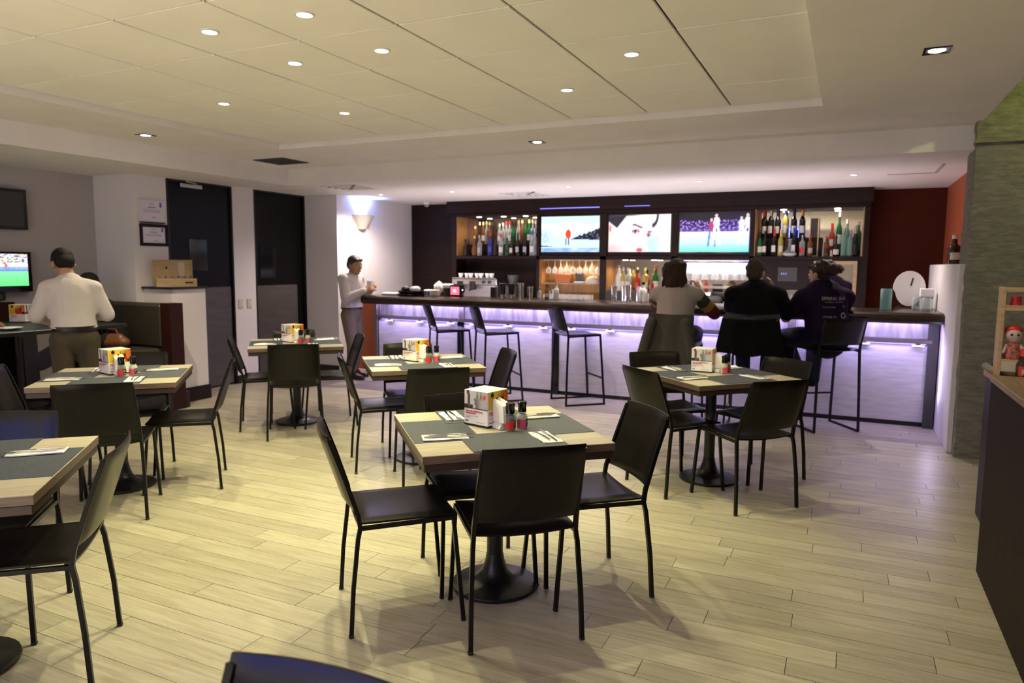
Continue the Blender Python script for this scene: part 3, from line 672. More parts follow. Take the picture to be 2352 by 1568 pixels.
# chairs: midpoint of the rear feet, facing
CH = [((-1.068, 2.435), 130.2, 'black leather chair with its back to the viewer at the front centre table'),
      ((-1.890, 2.350), 43.6, 'black leather chair left of the front centre table, glossy seat showing'),
      ((-.885, 3.235), 222.5, 'black leather chair right of the front centre table, facing left'),
      ((-1.730, 3.135), 312.5, 'black leather chair on the far side of the front centre table'),
      ((-.376, 4.498), 135.2, "black leather chair with its back to the viewer, right of the bar guests' table"),
      ((-1.160, 4.600), 49, "black leather chair at the near left side of the bar guests' table"),
      ((-1.30, 5.42), 306, "black leather chair at the far left side of the bar guests' table"),
      ((-.40, 5.44), 238, "black leather chair at the far right side of the bar guests' table"),
      ((-2.42, 3.986), 132, 'black leather chair with its back to the viewer at the table by empty stools'),
      ((-3.264, 4.18), 41.8, 'black leather chair left of the table by the empty stools'),
      ((-2.45, 4.99), 222, 'black leather chair right of the table by the empty stools'),
      ((-3.300, 4.985), 312, 'black leather chair on the far side of the table by the empty stools'),
      ((-4.181, 4.579), 131.6, 'black leather chair with its back to the viewer at the far table'),
      ((-4.970, 4.741), 43, 'black leather chair left of the far table before the second dark door'),
      ((-4.215, 5.41), 226, 'black leather chair right of the far table, near the bar waiter'),
      ((-4.985, 5.47), 313, 'black leather chair behind the far table, back to the second dark door'),
      ((-3.855, 3.50), 224, "black leather chair in profile on the right of the waiter's left table"),
      ((-3.80, 2.575), 132.5, "black leather chair with its back to the viewer at the waiter's left table"),
      ((-4.80, 2.665), 42.5, "black leather chair at the left end of the waiter's left table"),
      ((-4.70, 3.50), 312.5, "black leather chair behind the waiter's left table, before the booth"),
      ((-2.497, 1.677), 223, 'large black leather chair in the left foreground, cream light on its back'),
      ((-3.30, 1.79), 312.5, 'black leather chair with blue-lit back behind the table at left frame edge'),
      ((-.725, .79), 274, 'black leather chair mostly cut off by the bottom edge of the photo')]
chair0 = None
for (x, y), f, lb in CH:
    if chair0 is None: chair0 = build_chair('dining_chair', lb, 'black leather dining chairs'); chair0.location = (x, y, 0); chair0.rotation_euler = (0, 0, math.radians(f - 90))
    else: dup(chair0, (x, y, 0), math.radians(f - 90), lb)
ST = [((-4.260, 6.905), 43, 'leftmost of the three empty black bar stools at the counter'), ((-3.655, 6.91), 43, 'middle of the three empty black bar stools at the counter'),
      ((-2.790, 7.137), 43, 'rightmost of the three empty black bar stools at the counter'),
      ((-1.47, 6.63), 88, 'black bar stool under the guest in the grey top, draped with a jacket'), ((-.745, 6.63), 91, 'black bar stool under the guest in the black jacket'),
      ((-.023, 7.0), 124, 'black bar stool under the guest in the purple shirt')]
stool0 = None
for (x, y), f, lb in ST:
    if stool0 is None: stool0 = build_stool('bar_stool', lb, 'black bar stools'); stool0.location = (x, y, 0); stool0.rotation_euler = (0, 0, math.radians(f - 90))
    else: dup(stool0, (x, y, 0), math.radians(f - 90), lb)

# ================================================================== THE BAR
BX0, BX1 = -5.52, .785
bar = thing('bar_counter', 'long bar counter with dark wood top and violet-lit steel front', 'bar counter', (0, 0, 0))
mb = MB()
prof = [(7.31, 1.045), (7.315, 1.018), (7.335, .998), (7.37, .99), (7.95, .99), (7.95, 1.095), (7.37, 1.095), (7.335, 1.088), (7.315, 1.07)]
mb.prism([(b_, a_) for a_, b_ in [(p[0], p[1]) for p in prof]][::-1], -5.56, .79, M=Matrix(((0, 0, 1, 0), (0, 1, 0, 0), (1, 0, 0, 0), (0, 0, 0, 1))))
mb.build('counter_top', wood_mat('bar_top_wood', (.016, .007, .004), (.045, .020, .011), .25, 3, axis=0, bump=.02), bar, smooth=30)
posts = [-5.50, -4.27, -3.015, -1.755, -.485, .745]
MB().box(BX0, BX1, 7.66, 7.9, .06, .99).build('carcass', m_black, bar)
MB().box(BX0, BX1, 7.63, 7.66, 0, .06).build('toe_kick', m_black, bar)
for a_, b_ in zip(posts, posts[1:]):
    MB().box(a_ + .035, b_ - .035, 7.625, 7.66, .835, .985, c=.003).build('upper_panel', m_streak, bar)
    MB().box(a_ + .006, b_ - .006, 7.60, 7.66, .045, .782, c=.003).build('lower_panel', m_brushed, bar)
    MB().box(a_ + .003, b_ - .003, 7.555, 7.66, .792, .835, c=.006).build('ledge', m_ledge, bar)
    MB().box(a_ + .05, b_ - .05, 7.60, 7.625, .786, .792).build('led_strip', m_led, bar)
    for q in (.20, .66, 1.11):
        MB().box(a_ + q - .05, a_ + q + .05, 7.545, 7.575, .764, .782, c=.003).build('bag_hook', m_white, bar)
        MB().box(a_ + q - .02, a_ + q + .02, 7.557, 7.563, .78, .793).build('hook_tab', m_steel, bar)
    lamp('led_run', 'AREA', ((a_ + b_) / 2, 7.553, .775), LED_W * .09, (.40, .32, 1), bar, target=((a_ + b_) / 2, 7.575, .4), sx=1.15, sy=.03)
    lamp('led_run', 'AREA', ((a_ + b_) / 2, 7.345, .985), LED_W * .44, (.62, .50, 1), bar, target=((a_ + b_) / 2, 7.50, .55), sx=1.15, sy=.03)
for k, x in enumerate(posts):
    MB().box(x - .035, x + .035, 7.60, 7.66, .835, .99, c=.003).build('post', m_ledge, bar)
    if 0 < k < 5: MB().box(x - .045, x + .045, 7.585, 7.66, 0, .792, c=.004).build('post', m_blackg, bar)
MB().box(.705, .79, 7.56, 7.66, 0, .99, c=.003).build('post', m_dkgrey, bar)
MB().box(-5.545, -5.50, 7.57, 7.90, 0, .99, c=.003).build('end_panel', m_ledge, bar)
lamp('led_end', 'AREA', (.76, 7.42, .55), .9, (.75, .62, 1), bar, target=(.9, 7.0, .5), sx=.05, sy=.5)
MB().box(-5.4, .44, 7.95, 7.965, 1.05, 1.085).build('rear_light_strip', mat('rear_light_strip', (1, .9, .8), .4, emit=(1, .86, .72), estr=2.5), bar)
for x in (-4.2, -2.4, -.7): lamp('rear_led_run', 'AREA', (x, 7.99, 1.06), 9, (1, .84, .94), bar, target=(x, 8.22, 1.9), sx=1.7, sy=.04)
# service gate behind the waiter
g_ = MB().box(-6.24, -5.60, 7.98, 8.02, .04, 1.0, c=.004).build('service_gate', m_orange, label='orange-brown swing gate between sconce wall and bar end', cat='gate')
MB().box(-6.24, -6.20, 7.965, 8.035, 0, 1.02).build('post', m_darkwood, g_); MB().box(-5.64, -5.60, 7.965, 8.035, 0, 1.02).build('post', m_darkwood, g_)
MB().tube([(-6.05, 7.955, .9), (-6.05, 7.945, .86), (-6.05, 7.955, .8)], .008, 6).build('handle', m_steel, g_)

# ================================================================== BACK-BAR CABINET
cab = thing('back_bar_cabinet', 'dark wood back-bar wall unit with bottle niches and three screens', 'cabinet', (0, 0, 0))
CY, CB = 9.2, 9.545
MB().box(-5.40, .22, CY - .02, CB, 2.24, 2.41).build('header', m_darkwood, cab)
MB().box(-5.33, .20, CY + .02, CB, 2.19, 2.24).build('soffit_panel', m_darkwood, cab)
for x0, x1, z0, z1 in ((-5.33, -5.245, .0, 2.19), (-3.96, -3.915, 1.0, 2.19), (-3.03, -2.94, 1.0, 2.19), (-2.07, -1.99, 1.0, 2.19), (-1.11, -1.06, 1.0, 2.19), (.14, .20, 0, 2.19)):
    MB().box(x0, x1, CY, CB, z0, z1, c=.003).build('post', m_darkwood, cab)
MB().box(-5.245, .14, CY, CB, 1.575, 1.622, c=.003).build('shelf', m_darkwood, cab)
MB().box(-3.915, -1.06, CY + .03, CB, 1.622, 1.66).box(-3.96, -1.11, CY + .03, CB, 2.175, 2.19).build('rail', m_darkwood, cab)
MB().box(-5.245, -3.96, CB - .012, CB - .002, 1.622, 2.19).build('mirror', m_mirror, cab)
MB().box(-1.06, .14, CB - .012, CB - .002, 1.622, 2.19).build('mirror', m_mirror, cab)
MB().box(-5.245, -5.235, CY + .01, CB - .013, 1.622, 2.19).build('side_panel', m_amberwood, cab)
MB().box(-1.058, -1.05, CY + .01, CB - .013, 1.622, 2.19).build('side_panel', m_amberwood, cab)
MB().box(.131, .139, CY + .01, CB - .013, 1.622, 2.19).build('side_panel', m_amberwood, cab)
for x0, x1 in ((-3.915, -3.03), (-2.94, -2.07), (-1.99, -1.06)):
    MB().box(x0, x1, CB - .012, CB - .002, .95, 1.575).build('niche_back', m_amberwood if x0 < -3 else m_mirror, cab)
    MB().box(x0, x0 + .008, CY + .01, CB - .013, .95, 1.575).build('side_panel', m_amberwood, cab)
MB().box(-3.907, -3.03, CY + .04, CB - .013, 1.235, 1.25).build('glass_shelf', m_glassw, cab)
MB().box(-1.982, -1.06, CY + .04, CB - .013, 1.215, 1.235).build('glass_shelf', m_glassw, cab)
MB().box(-1.06, .14, CY + .02, CB - .05, .95, 1.575).build('dark_panel', m_darkwood, cab)
MB().box(-5.245, -3.96, CB - .05, CB - .012, .95, 1.575).build('dark_panel', m_darkwood, cab)
MB().box(-5.33, .20, 8.72, CB, .86, .95, c=.004).build('worktop', m_black, cab)
MB().box(-5.33, .20, 8.78, CB, 0, .86).build('base_units', m_darkwood, cab)
MB().box(-3.90, -3.04, CY - .022, CY - .016, 2.262, 2.275).build('led_strip', m_blueled, cab)
MB().box(-2.70, -2.36, CY - .022, CY - .016, 2.266, 2.274).build('led_strip', m_blueled, cab)
def puck(x, z, watts=2.0, y_=9.36, col=(1, .80, .52)):
    MB().lathe([(.0001, -.004), (.03, -.004), (.036, -.007), (.036, 0), (.0001, 0)], 14, c=(x, y_, z)).build('puck_light', m_puck, cab)
    lamp('puck_bulb', 'SPOT', (x, y_, z - .012), watts, col, cab, size=.02, spot=150, blend=.5)
for x in (-3.62, -3.25): puck(x, 1.574, 5.5)
for x in (-2.72, -2.33): puck(x, 1.574, 4)
for x in (-1.72, -1.30): puck(x, 1.574, 5.5, col=(.95, .88, .9))
for x in (-4.95, -4.55, -4.2): puck(x, 2.189, 2.6, col=(1, .84, .6))
for x in (-.75, -.15): puck(x, 2.189, 1.6, col=(1, .86, .7))
MB().box(-1.984, -1.07, CB - .02, CB - .014, 1.40, 1.54).build('light_panel', mat('light_panel', (.8, .8, 1), .4, emit=(.62, .66, 1), estr=1.3), cab)

# screens
def scr_ski(u, v):
    n = mnoise.noise(Vector((u * 6, v * 9, 1)));
    c = mix((.82, .93, 1), (1, 1, 1), smoothstep(.45, .8, v + .15 * n))
    if v > .80 + .1 * mnoise.noise(Vector((u * 3, 2, 0))): c = mix(c, (.62, .82, .96), .5)
    hill = .36 + .30 * max(0, u - .50) / .5
    if u > .50 and .36 - .05 * (u - .5) < v < hill + .05 * mnoise.noise(Vector((u * 25, 0, 3))): c = (.05, .06, .16) if mnoise.noise(Vector((u * 40, v * 40, 5))) < .35 else (.55, .6, .7)
    if u < .22: tw = mnoise.noise(Vector((u * 55, v * 40, 2))); c = mix(c, (.50, .52, .46), max(0, min(.8, tw * 1.6 + .15)) * smoothstep(.22, .08, u) * smoothstep(.20, .30, v) * smoothstep(.74, .45, v))
    if u < .2 and .15 < v < .19 - .15 * u: c = (.12, .12, .2)
    if v < .12 + .02 * n: c = mix((.45, .62, .85), (.8, .9, 1), .5 + n)
    if ((u - .47) / .045) ** 2 + ((v - .50) / .13) ** 2 < 1: c = (.95, .28, .12)
    if .4 < v < .48 and abs(u - .47) < .03: c = (.92, .32, .16)
    if .20 < v < .38 and (abs(u - .43 - .02 * (v - .2)) < .008 or abs(u - .475) < .007): c = (.25, .3, .42)
    return c
def scr_face(u, v):
    """close-up of a face turned three-quarters, dark hair at the upper left, pale blue beyond"""
    E = lambda x, y, a, b: ((u - x) / a) ** 2 + ((v - y) / b) ** 2
    edge = .73 - .10 * smoothstep(.80, .42, v) + .03 * smoothstep(.15, .0, v)
    face = mix((1, .96, .95), (.99, .70, .74), .9 * smoothstep(.42, .0, v) * smoothstep(.45, .0, u) + .35 * smoothstep(.12, .0, edge - u))
    c = mix(mix((.97, .98, 1), (.76, .90, .97), smoothstep(.75, .25, v) * smoothstep(.98, .72, u)), face, smoothstep(edge + .015, edge - .015, u))
    hair = smoothstep(-.03, .03, v - max(.83 - 1.3 * u, .64 + 2.1 * (u - .13))) * smoothstep(.36, .28, u)
    c = mix(c, (.17, .16, .22), hair); c = mix(c, (.30, .26, .32), .8 * smoothstep(.95, .99, v) * smoothstep(.62, .3, u))
    curl = abs(math.hypot((u - .70) / .09, (v - .98) / .28) - 1); c = mix(c, (.20, .18, .24), smoothstep(.28, .08, curl) * (1 if u > .70 else 0))
    brow = .735 - .75 * max(0, u - .43) - .25 * max(0, .43 - u); c = mix(c, (.42, .27, .34), smoothstep(.034, .012, abs(v - brow)) * smoothstep(.37, .42, u) * smoothstep(.57, .53, u))
    c = mix(c, (.90, .66, .70), smoothstep(1.3, .6, E(.445, .555, .07, .075))); c = mix(c, (.97, .95, .97), smoothstep(1.1, .7, E(.45, .545, .042, .035))); c = mix(c, (.24, .17, .26), smoothstep(1.2, .7, E(.437, .55, .020, .042))); c = mix(c, (.35, .22, .30), smoothstep(.02, .006, abs(v - .585 + .6 * abs(u - .44))) * smoothstep(.06, .05, abs(u - .445)))
    c = mix(c, (.78, .50, .58), smoothstep(1.3, .5, E(.655, .47, .032, .075))); c = mix(c, (.30, .20, .30), smoothstep(1.2, .6, E(.645, .45, .014, .035))); c = mix(c, (.50, .32, .40), smoothstep(.024, .008, abs(v - .545)) * smoothstep(.63, .65, u) * smoothstep(.71, .69, u))
    c = mix(c, (.88, .36, .42), smoothstep(1.4, .5, E(.51, .055, .055, .055))); c = mix(c, (1, .90, .90), smoothstep(1.2, .6, E(.595, .12, .05, .11)))
    c = mix(c, (1, .88, .86), smoothstep(1.15, .9, E(.02, .50, .055, .27))); c = mix(c, (.85, .45, .46), smoothstep(1.2, .6, E(.025, .64, .018, .10)))
    return c
def scr_match(u, v):
    if v < .525:
        c = mix((.45, .92, .78), (.80, .97, .97), smoothstep(.0, .3, v)); c = mix(c, (.93, .99, 1), smoothstep(.3, .52, v))
    else:
        n = mnoise.noise(Vector((u * 34, v * 22, 0))); n2 = mnoise.noise(Vector((u * 55, v * 50, 9)))
        c = (.10, .04, .30) if n < .12 else mix((.42, .22, .78), (.85, .75, .98), min(1, max(0, n2 + .4)))
        if v > .82 + .06 * mnoise.noise(Vector((u * 8, 1, 4))): c = (.03, .01, .14)
        if v < .60: c = mix(c, (.62, .45, .85), .4)
    def man(x, y, s, top, leg, hd=(.9, .75, .72)):
        nonlocal c
        if ((u - x) / (.022 * s)) ** 2 + ((v - y) / (.045 * s)) ** 2 < 1: c = hd
        if abs(u - x - .004) < .045 * s * (1 - .3 * abs(v - y + .17 * s) / (.13 * s)) and y - .32 * s < v < y - .045 * s: c = top
        for dx in (-.022, .030):
            if abs(u - x - dx * s - (y - .32 * s - v) * .12 * dx * 20) < .017 * s and y - .72 * s < v < y - .30 * s: c = leg
    man(.46, .82, .95, (.70, .20, .42), (.42, .55, .85)); man(.53, .93, 1.05, (.97, .98, .99), (.94, .97, .97)); man(.885, .86, .95, (.95, .95, .98), (.93, .95, .95)); man(.97, .93, 1.0, (.96, .96, 1), (.95, .96, .97))
    return c
m_screen = attr_mat('lit_screen', .85, .15)
for k, (x0, x1, fn, lb) in enumerate(((-3.912, -3.032, scr_ski, 'left of the three bar screens, showing a red skier on snow'), (-2.936, -2.075, scr_face, 'middle of the three bar screens, showing a close-up face'), (-1.988, -1.108, scr_match, 'right of the three bar screens, showing a football match'))):
    xm = (x0 + x1) / 2; wd = x1 - x0
    t = thing('wall_screen', lb, 'television', (xm, CY + .02, 1.66), 0, 'screens in the back bar')
    MB().box(-wd / 2, wd / 2, .004, .06, 0, .515, c=.004).build('housing', m_blackg, t)
    picture('screen_picture', wd - .03, .485, 110, 64, fn, m_screen, t, T(0, .003, .015))
    fr = MB(); q = wd / 2
    fr.box(-q, q, -.004, .006, 0, .015); fr.box(-q, q, -.004, .006, .50, .515); fr.box(-q, -q + .015, -.004, .006, .015, .5); fr.box(q - .015, q, -.004, .006, .015, .5); fr.build('bezel', m_blackg, t)

# ================================================================== BOOTHS AT THE LEFT
PZ = .17                                                 # the booths stand on a low platform
MB().box(-7.4, -6.12, 2.0, 5.16, 0, PZ, c=.004).build('floor_platform', m_black, kind='structure')
b1 = thing('booth_bench', 'olive vinyl booth bench with high back against the white half wall', 'bench', (0, 0, 0))
MB().box(-7.38, -6.265, 4.97, 5.10, .62, 1.08, c=.03).build('backrest', m_vinyl, b1)
MB().box(-7.38, -6.27, 4.55, 4.97, .52, .63, c=.03).build('seat_cushion', m_vinyl, b1)
MB().box(-7.38, -6.32, 4.6, 5.10, PZ, .52).build('base', m_maroon, b1)
MB().box(-6.262, -6.115, 4.96, 5.115, 0, 1.085, c=.004).build('end_panel', m_maroon, b1)
b2 = thing('booth_bench', 'dark booth bench facing it, cut by the left frame edge', 'bench', (0, 0, 0))
MB().box(-7.38, -6.25, 2.60, 3.12, .52, .63, c=.03).build('seat_cushion', m_vinyl, b2)
MB().box(-7.38, -6.22, 2.62, 3.10, PZ, .52).build('base', mat('brown_panel', (.05, .03, .018), .5), b2)
MB().box(-7.38, -6.25, 2.45, 2.60, PZ, 1.08, c=.03).build('backrest', m_vinyl, b2)
bt = thing('booth_table', 'long dark booth table between the two benches at left', 'table', (0, 0, 0))
MB().box(-7.36, -6.02, 3.30, 4.42, .895, .93, c=.004).build('tabletop', m_black, bt)
MB().lathe([(.22, PZ), (.22, PZ + .02), (.05, PZ + .05), (.04, .85), (.12, .895)], 20, c=(-6.75, 3.86, 0)).build('pedestal', m_iron, bt, smooth=40)
MB().box(-7.4, -7.34, 2.5, 4.20, PZ, 1.10, c=.003).build('trim_2', m_maroon, kind='structure')
# things on the booth table
q = dup(proto['menu_box'], (-6.98, 4.05, .93), .5, 'printed white menu cube on the booth table beside the waiter')
glass_me = MB().lathe([(.028, 0), (.033, .004), (.037, .1), (.038, .125), (.035, .125), (.033, .02), (.0, .012)], 16).mesh('tumbler', m_clear, 40)
def simple(name, me, loc, label, cat, group=None, rz=0):
    o = bpy.data.objects.new(name, me); COL.objects.link(o); o.location = loc; o.rotation_euler = (0, 0, rz); return tag(o, label, cat, group)
simple('drinking_glass', glass_me, (-6.33, 4.30, .93), 'small clear glass on the booth table at the waiter\'s right elbow', 'glass')
plate_me = MB().lathe([(.0, 0), (.06, 0), (.07, .006), (.11, .016), (.112, .019), (.07, .011), (.0, .007)], 24).mesh('plate', m_white, 40)
simple('plate', plate_me, (-6.28, 3.52, .93), 'white plate on the booth table left of the waiter', 'plate')
simple('plate', plate_me, (-6.62, 3.42, .93), 'white plate on the booth table at the left frame edge', 'plate')
# screens, frames and speaker on the left wall
t = thing('wall_screen', 'dark switched-off screen high on the left wall', 'television', (-7.36, 3.98, 1.80), PI / 2)
MB().box(-.40, .395, -.02, .035, 0, .39, c=.005).build('housing', m_blackg, t); MB().box(-.37, .36, -.023, -.02, .03, .36).build('screen_glass', m_dkgrey, t)
fr = MB(); fr.box(-.39, .385, -.026, -.02, .0, .03); fr.box(-.39, .385, -.026, -.02, .36, .39); fr.box(-.39, -.37, -.026, -.02, .03, .36); fr.box(.36, .385, -.026, -.02, .03, .36); fr.build('bezel', m_black, t)
def scr_field(u, v):
    if v < .46: return mix((.40, .88, .52), (.55, .95, .66), v / .46)
    if v < .60: return mix((.38, .50, .80), (.75, .82, .95), .5 + .5 * mnoise.noise(Vector((u * 40, v * 10, 0)))) if v > .50 else (.42, .58, .85)
    if v < .75: return (.96, .95, .98) if mnoise.noise(Vector((u * 9, v * 6, 3))) > -.3 else (.9, .35, .4)
    n = mnoise.noise(Vector((u * 26, v * 22, 0))); return (.93, .84, .35) if n > .22 else ((.92, .93, .98) if n > -.15 else (.35, .38, .62))
t = thing('wall_screen', 'lit screen on the left wall showing a green football pitch', 'television', (-7.35, 3.985, 1.20), PI / 2)
MB().box(-.40, .388, -.02, .03, 0, .385, c=.005).build('housing', m_blackg, t)
picture('screen_picture', .73, .31, 60, 36, scr_field, m_screen, t, T(-.012, -.0215, .055))
fr = MB(); fr.box(-.395, .383, -.028, -.02, .0, .055); fr.box(-.395, .383, -.028, -.02, .365, .385); fr.box(-.395, -.377, -.028, -.02, .055, .365); fr.box(.353, .383, -.028, -.02, .055, .365); fr.build('bezel', m_blackg, t)
sp = thing('small_speaker', 'small black speaker under the lit screen on the left wall', 'speaker', (-7.4, 4.06, 1.12)); MB().box(0, .07, -.06, .06, 0, .075, c=.006).build('case', m_black, sp); MB().lathe([(0, 0), (.026, .001), (.028, .003), (.028, 0)], 14, M=T(.07, 0, .037) @ Matrix.Rotation(PI / 2, 4, 'Y')).build('cone', m_dkgrey, sp)
def certificate(name, label, y0, y1, z0, z1, dark):
    t = thing(name, label, 'framed certificate', (-6.8, (y0 + y1) / 2, z0), PI / 2)
    w_, h_ = y1 - y0, z1 - z0; f_ = .032 if dark else .010
    def pr(u, v):
        c = (.90, .88, .95)
        if abs(u - .5) < .10 and .82 < v < .90 and mnoise.noise(Vector((u * 50, v * 40, 0))) > -.1: c = (.75, .62, .70)
        if abs(u - .5) < .17 and .66 < v < .72: c = (.55, .52, .68)
        for q in (.56, .50, .45): 
            if abs(u - .5) < .36 and abs(v - q) < .011: c = (.66, .63, .74)
        if u > .84 and .72 < v < .95: c = (.35, .36, .75) if u < .93 else c
        if not dark and .86 < u < .94 and .60 < v < .68: c = (.95, .88, .45)
        if abs(u - .58) < .08 and .14 < v < .22: c = (.68, .62, .74)
        return c
    MB().box(-w_ / 2, w_ / 2, -.012, -.001, 0, h_).build('backing', m_white, t)
    picture('printed_sheet', w_ - 2 * f_, h_ - 2 * f_, 44, 36, pr, m_print, t, T(0, -.0125, f_))
    fr = MB()
    for a in ((-w_ / 2, w_ / 2, 0, f_), (-w_ / 2, w_ / 2, h_ - f_, h_), (-w_ / 2, -w_ / 2 + f_, f_, h_ - f_), (w_ / 2 - f_, w_ / 2, f_, h_ - f_)): fr.box(a[0], a[1], -.024, -.006, a[2], a[3], c=.002)
    fr.build('frame', m_darkwood if dark else m_white, t)
    if not dark: MB().box(-w_ / 2, w_ / 2, -.022, -.008, -.014, 0).build('lower_rail', m_black, t)
certificate('certificate', 'certificate in a thin pale frame, upper of two beside the dark door', 5.18, 5.49, 1.925, 2.155, False)
certificate('certificate', 'certificate in a dark brown frame, lower of two beside the dark door', 5.175, 5.518, 1.668, 1.902, True)
# wooden box with small bottles on the half wall
wb = thing('wooden_box', 'open light wood box with raised lid on the white half wall', 'box', (-6.56, 5.40, 1.237), math.radians(62))
mb = MB(); mb.box(-.20, .20, -.10, .10, 0, .008); mb.box(-.20, .20, -.10, -.09, .008, .085); mb.box(-.20, .20, .09, .10, .008, .085); mb.box(-.20, -.19, -.09, .09, .008, .085); mb.box(.19, .20, -.09, .09, .008, .085)
mb.build('tray', m_lightwood, wb)
lid = MB(); lid.box(-.20, .20, .105, .115, .085, .285, c=.002); lid.box(-.20, .20, .09, .105, .275, .285); lid.box(-.20, -.19, .09, .105, .09, .275); lid.box(.19, .20, .09, .105, .09, .275); lid.build('lid', m_lightwood, wb)
MB().box(.06, .12, .1035, .105, .11, .26).build('paper_strip', m_cream, wb)
MB().lathe([(.0, 0), (.012, 0), (.012, .001)], 10, M=T(-.06, .1048, .20) @ Matrix.Rotation(PI / 2, 4, 'X')).build('printed_mark', m_maroon, wb)
MB().box(.08, .16, -.1008, -.1, .035, .05).build('printed_mark', m_maroon, wb)
for k in range(6):
    x = -.155 + k * .062; o = MB().lathe([(.0, 0), (.016, 0), (.016, .06), (.008, .075), (.008, .085), (.0, .085)], 12).build('jar', m_clear if k > 3 else mat('pale_jar', (.55, .52, .50), .4), None, smooth=40)
    p = Matrix.Translation(wb.location) @ rot_z(math.radians(62)) @ Vector((x, -.02, .0085)); o.location = p
    MB().lathe([(.0, .085), (.010, .085), (.010, .105), (.0, .105)], 10).build('cap', mat('cap_%d' % (k % 4), ((.05, .25, .22), (.12, .12, .14), (.5, .12, .08), (.14, .1, .2))[k % 4], .4), o)
    tag(o, ('first', 'second', 'third', 'fourth', 'fifth', 'sixth')[k] + ' small bottle from the left in the open wooden box', 'bottle', 'small bottles in the wooden box')

# ================================================================== RIGHT FOREGROUND COUNTER
hc = thing('host_counter', 'dark walnut counter with oak top at the right edge', 'counter', (0, 0, 0))
MB().box(.655, 2.3, -1.5, 4.06, .0, .955).build('body', m_counterwood, hc)
MB().box(.650, 2.31, -1.51, 4.065, .955, .985, c=.003).build('countertop', m_countertop, hc)
for k in range(9):
    o = MB().box(-.105, .105, -.15, .15, 0, .0085, c=.001).build('flyer_pad', m_orangered if k in (4, 8) else m_pinkpaper)
    o.location = (.905 + random.uniform(-.012, .012), 3.80 - (0 if k > 4 else .09) + random.uniform(-.008, .008), .985 + k * .0087); o.rotation_euler = (0, 0, random.uniform(-.12, .12) + (.25 if k > 4 else 0))
    tag(o, ('orange-red flyer pad ' if k in (4, 8) else 'pink flyer pad ') + ('first', 'second', 'third', 'fourth', 'fifth', 'sixth', 'seventh', 'eighth', 'ninth')[k] + ' from the bottom of the counter stack', 'flyer pad', 'flyer pads on the right counter')
# wooden rack with painted figurines behind the counter, on a dark stand
st_ = thing('display_stand', 'dark wooden stand behind the counter carrying the figurine rack', 'stand', (1.08, 4.85, 0))
MB().box(-.30, .32, -.18, .18, 0, .86, c=.01).build('body', m_darkwood, st_); MB().box(-.31, .33, -.19, .19, .86, .895, c=.004).build('top', m_amberwood, st_)
MB().box(-.30, .0, -.186, -.18, .70, .86).build('panel', m_lightwood, st_)
MB().tube([(-.33, .05, .935), (-.29, .0, .91), (-.22, -.06, .868)], .020, 10).build('peg', mat('peg_grey', (.22, .20, .18), .6), st_)
rk = thing('figurine_rack', 'small light wood rack of painted figurines at the right edge', 'rack', (1.06, 4.80, .895))
MB().box(-.275, -.255, -.05, .06, 0, .50, c=.002).build('side_panel', m_lightwood, rk); MB().box(.26, .28, -.05, .06, 0, .50, c=.002).build('side_panel', m_lightwood, rk)
for z in (.08, .37): MB().box(-.255, .26, -.05, .06, z, z + .018, c=.002).build('shelf', m_lightwood, rk)
MB().box(-.255, .26, -.05, -.035, .475, .50).build('rail', m_lightwood, rk); MB().box(-.255, .26, -.05, -.044, .388, .40).build('rail', m_lightwood, rk)
MB().box(-.255, .26, -.06, -.05, .03, .085).build('price_card', m_cream, rk)
for k in range(4):
    x = .86 + k * .115
    o = MB().lathe([(.0, 0), (.030, 0), (.024, .062), (.0, .064)], 14).build('small_cup', m_red if k % 2 == 0 else m_white, smooth=40)
    o.location = (x, 4.80, 1.283); tag(o, ('first', 'second', 'third', 'fourth')[k] + ' upturned small cup, %s, on the rack\'s top shelf' % ('red' if k % 2 == 0 else 'white'), 'cup', 'small cups on the figurine rack')
    d = thing('painted_figurine', ('first', 'second', 'third', 'fourth')[k] + ' small painted clay doll from the left on the rack, %s hair' % ('red' if k % 2 == 0 else 'white'), 'figurine', (x, 4.79, .993), 0, 'painted dolls on the rack')
    MB().lathe([(.0, 0), (.042, 0), (.045, .03), (.030, .085), (.018, .1), (0, .1)], 14).build('body', mat('doll_%d' % (k % 2), ((.42, .12, .09), (.30, .36, .36))[k % 2], .5, noise=.8, bscale=60), d, smooth=50)
    MB().ball((0, 0, .135), (.042, .04, .046), 14, 10).build('head', mat('doll_face', (.62, .50, .44), .5), d, smooth=60)
    MB().ball((0, .008, .158), (.044, .04, .034), 14, 8).build('hair', m_red if k % 2 == 0 else m_grey, d, smooth=60)
    for s in (-1, 1): MB().ball((s * .015, -.038, .138), .007, 8, 6).build('eye', m_black, d); MB().cap((s * .036, -.01, .075), (s * .048, -.03, .04), .012, .010, 8).build('arm', mat('doll_face', (.6, .5, .4)), d, smooth=60)
sb = thing('sauce_bottle', 'dark sauce bottle with red cap and red label before the rack', 'bottle', (.90, 4.70, .895))
MB().lathe([(.0, 0), (.034, 0), (.035, .008), (.035, .08), (.015, .115), (.013, .13), (0, .13)], 16).build('glass', mat('sauce_glass', (.04, .015, .008), .12), sb, smooth=40)
MB().lathe([(.0, .125), (.022, .125), (.017, .165), (.0, .167)], 14).build('cap', m_red, sb, smooth=40)
MB().lathe([(.0354, .02), (.0354, .07)], 10, a0=-2.4, a1=-.9).build('label', m_red, sb); MB().lathe([(.0357, .03), (.0357, .055)], 8, a0=-1.9, a1=-1.4).build('label', m_cream, sb)

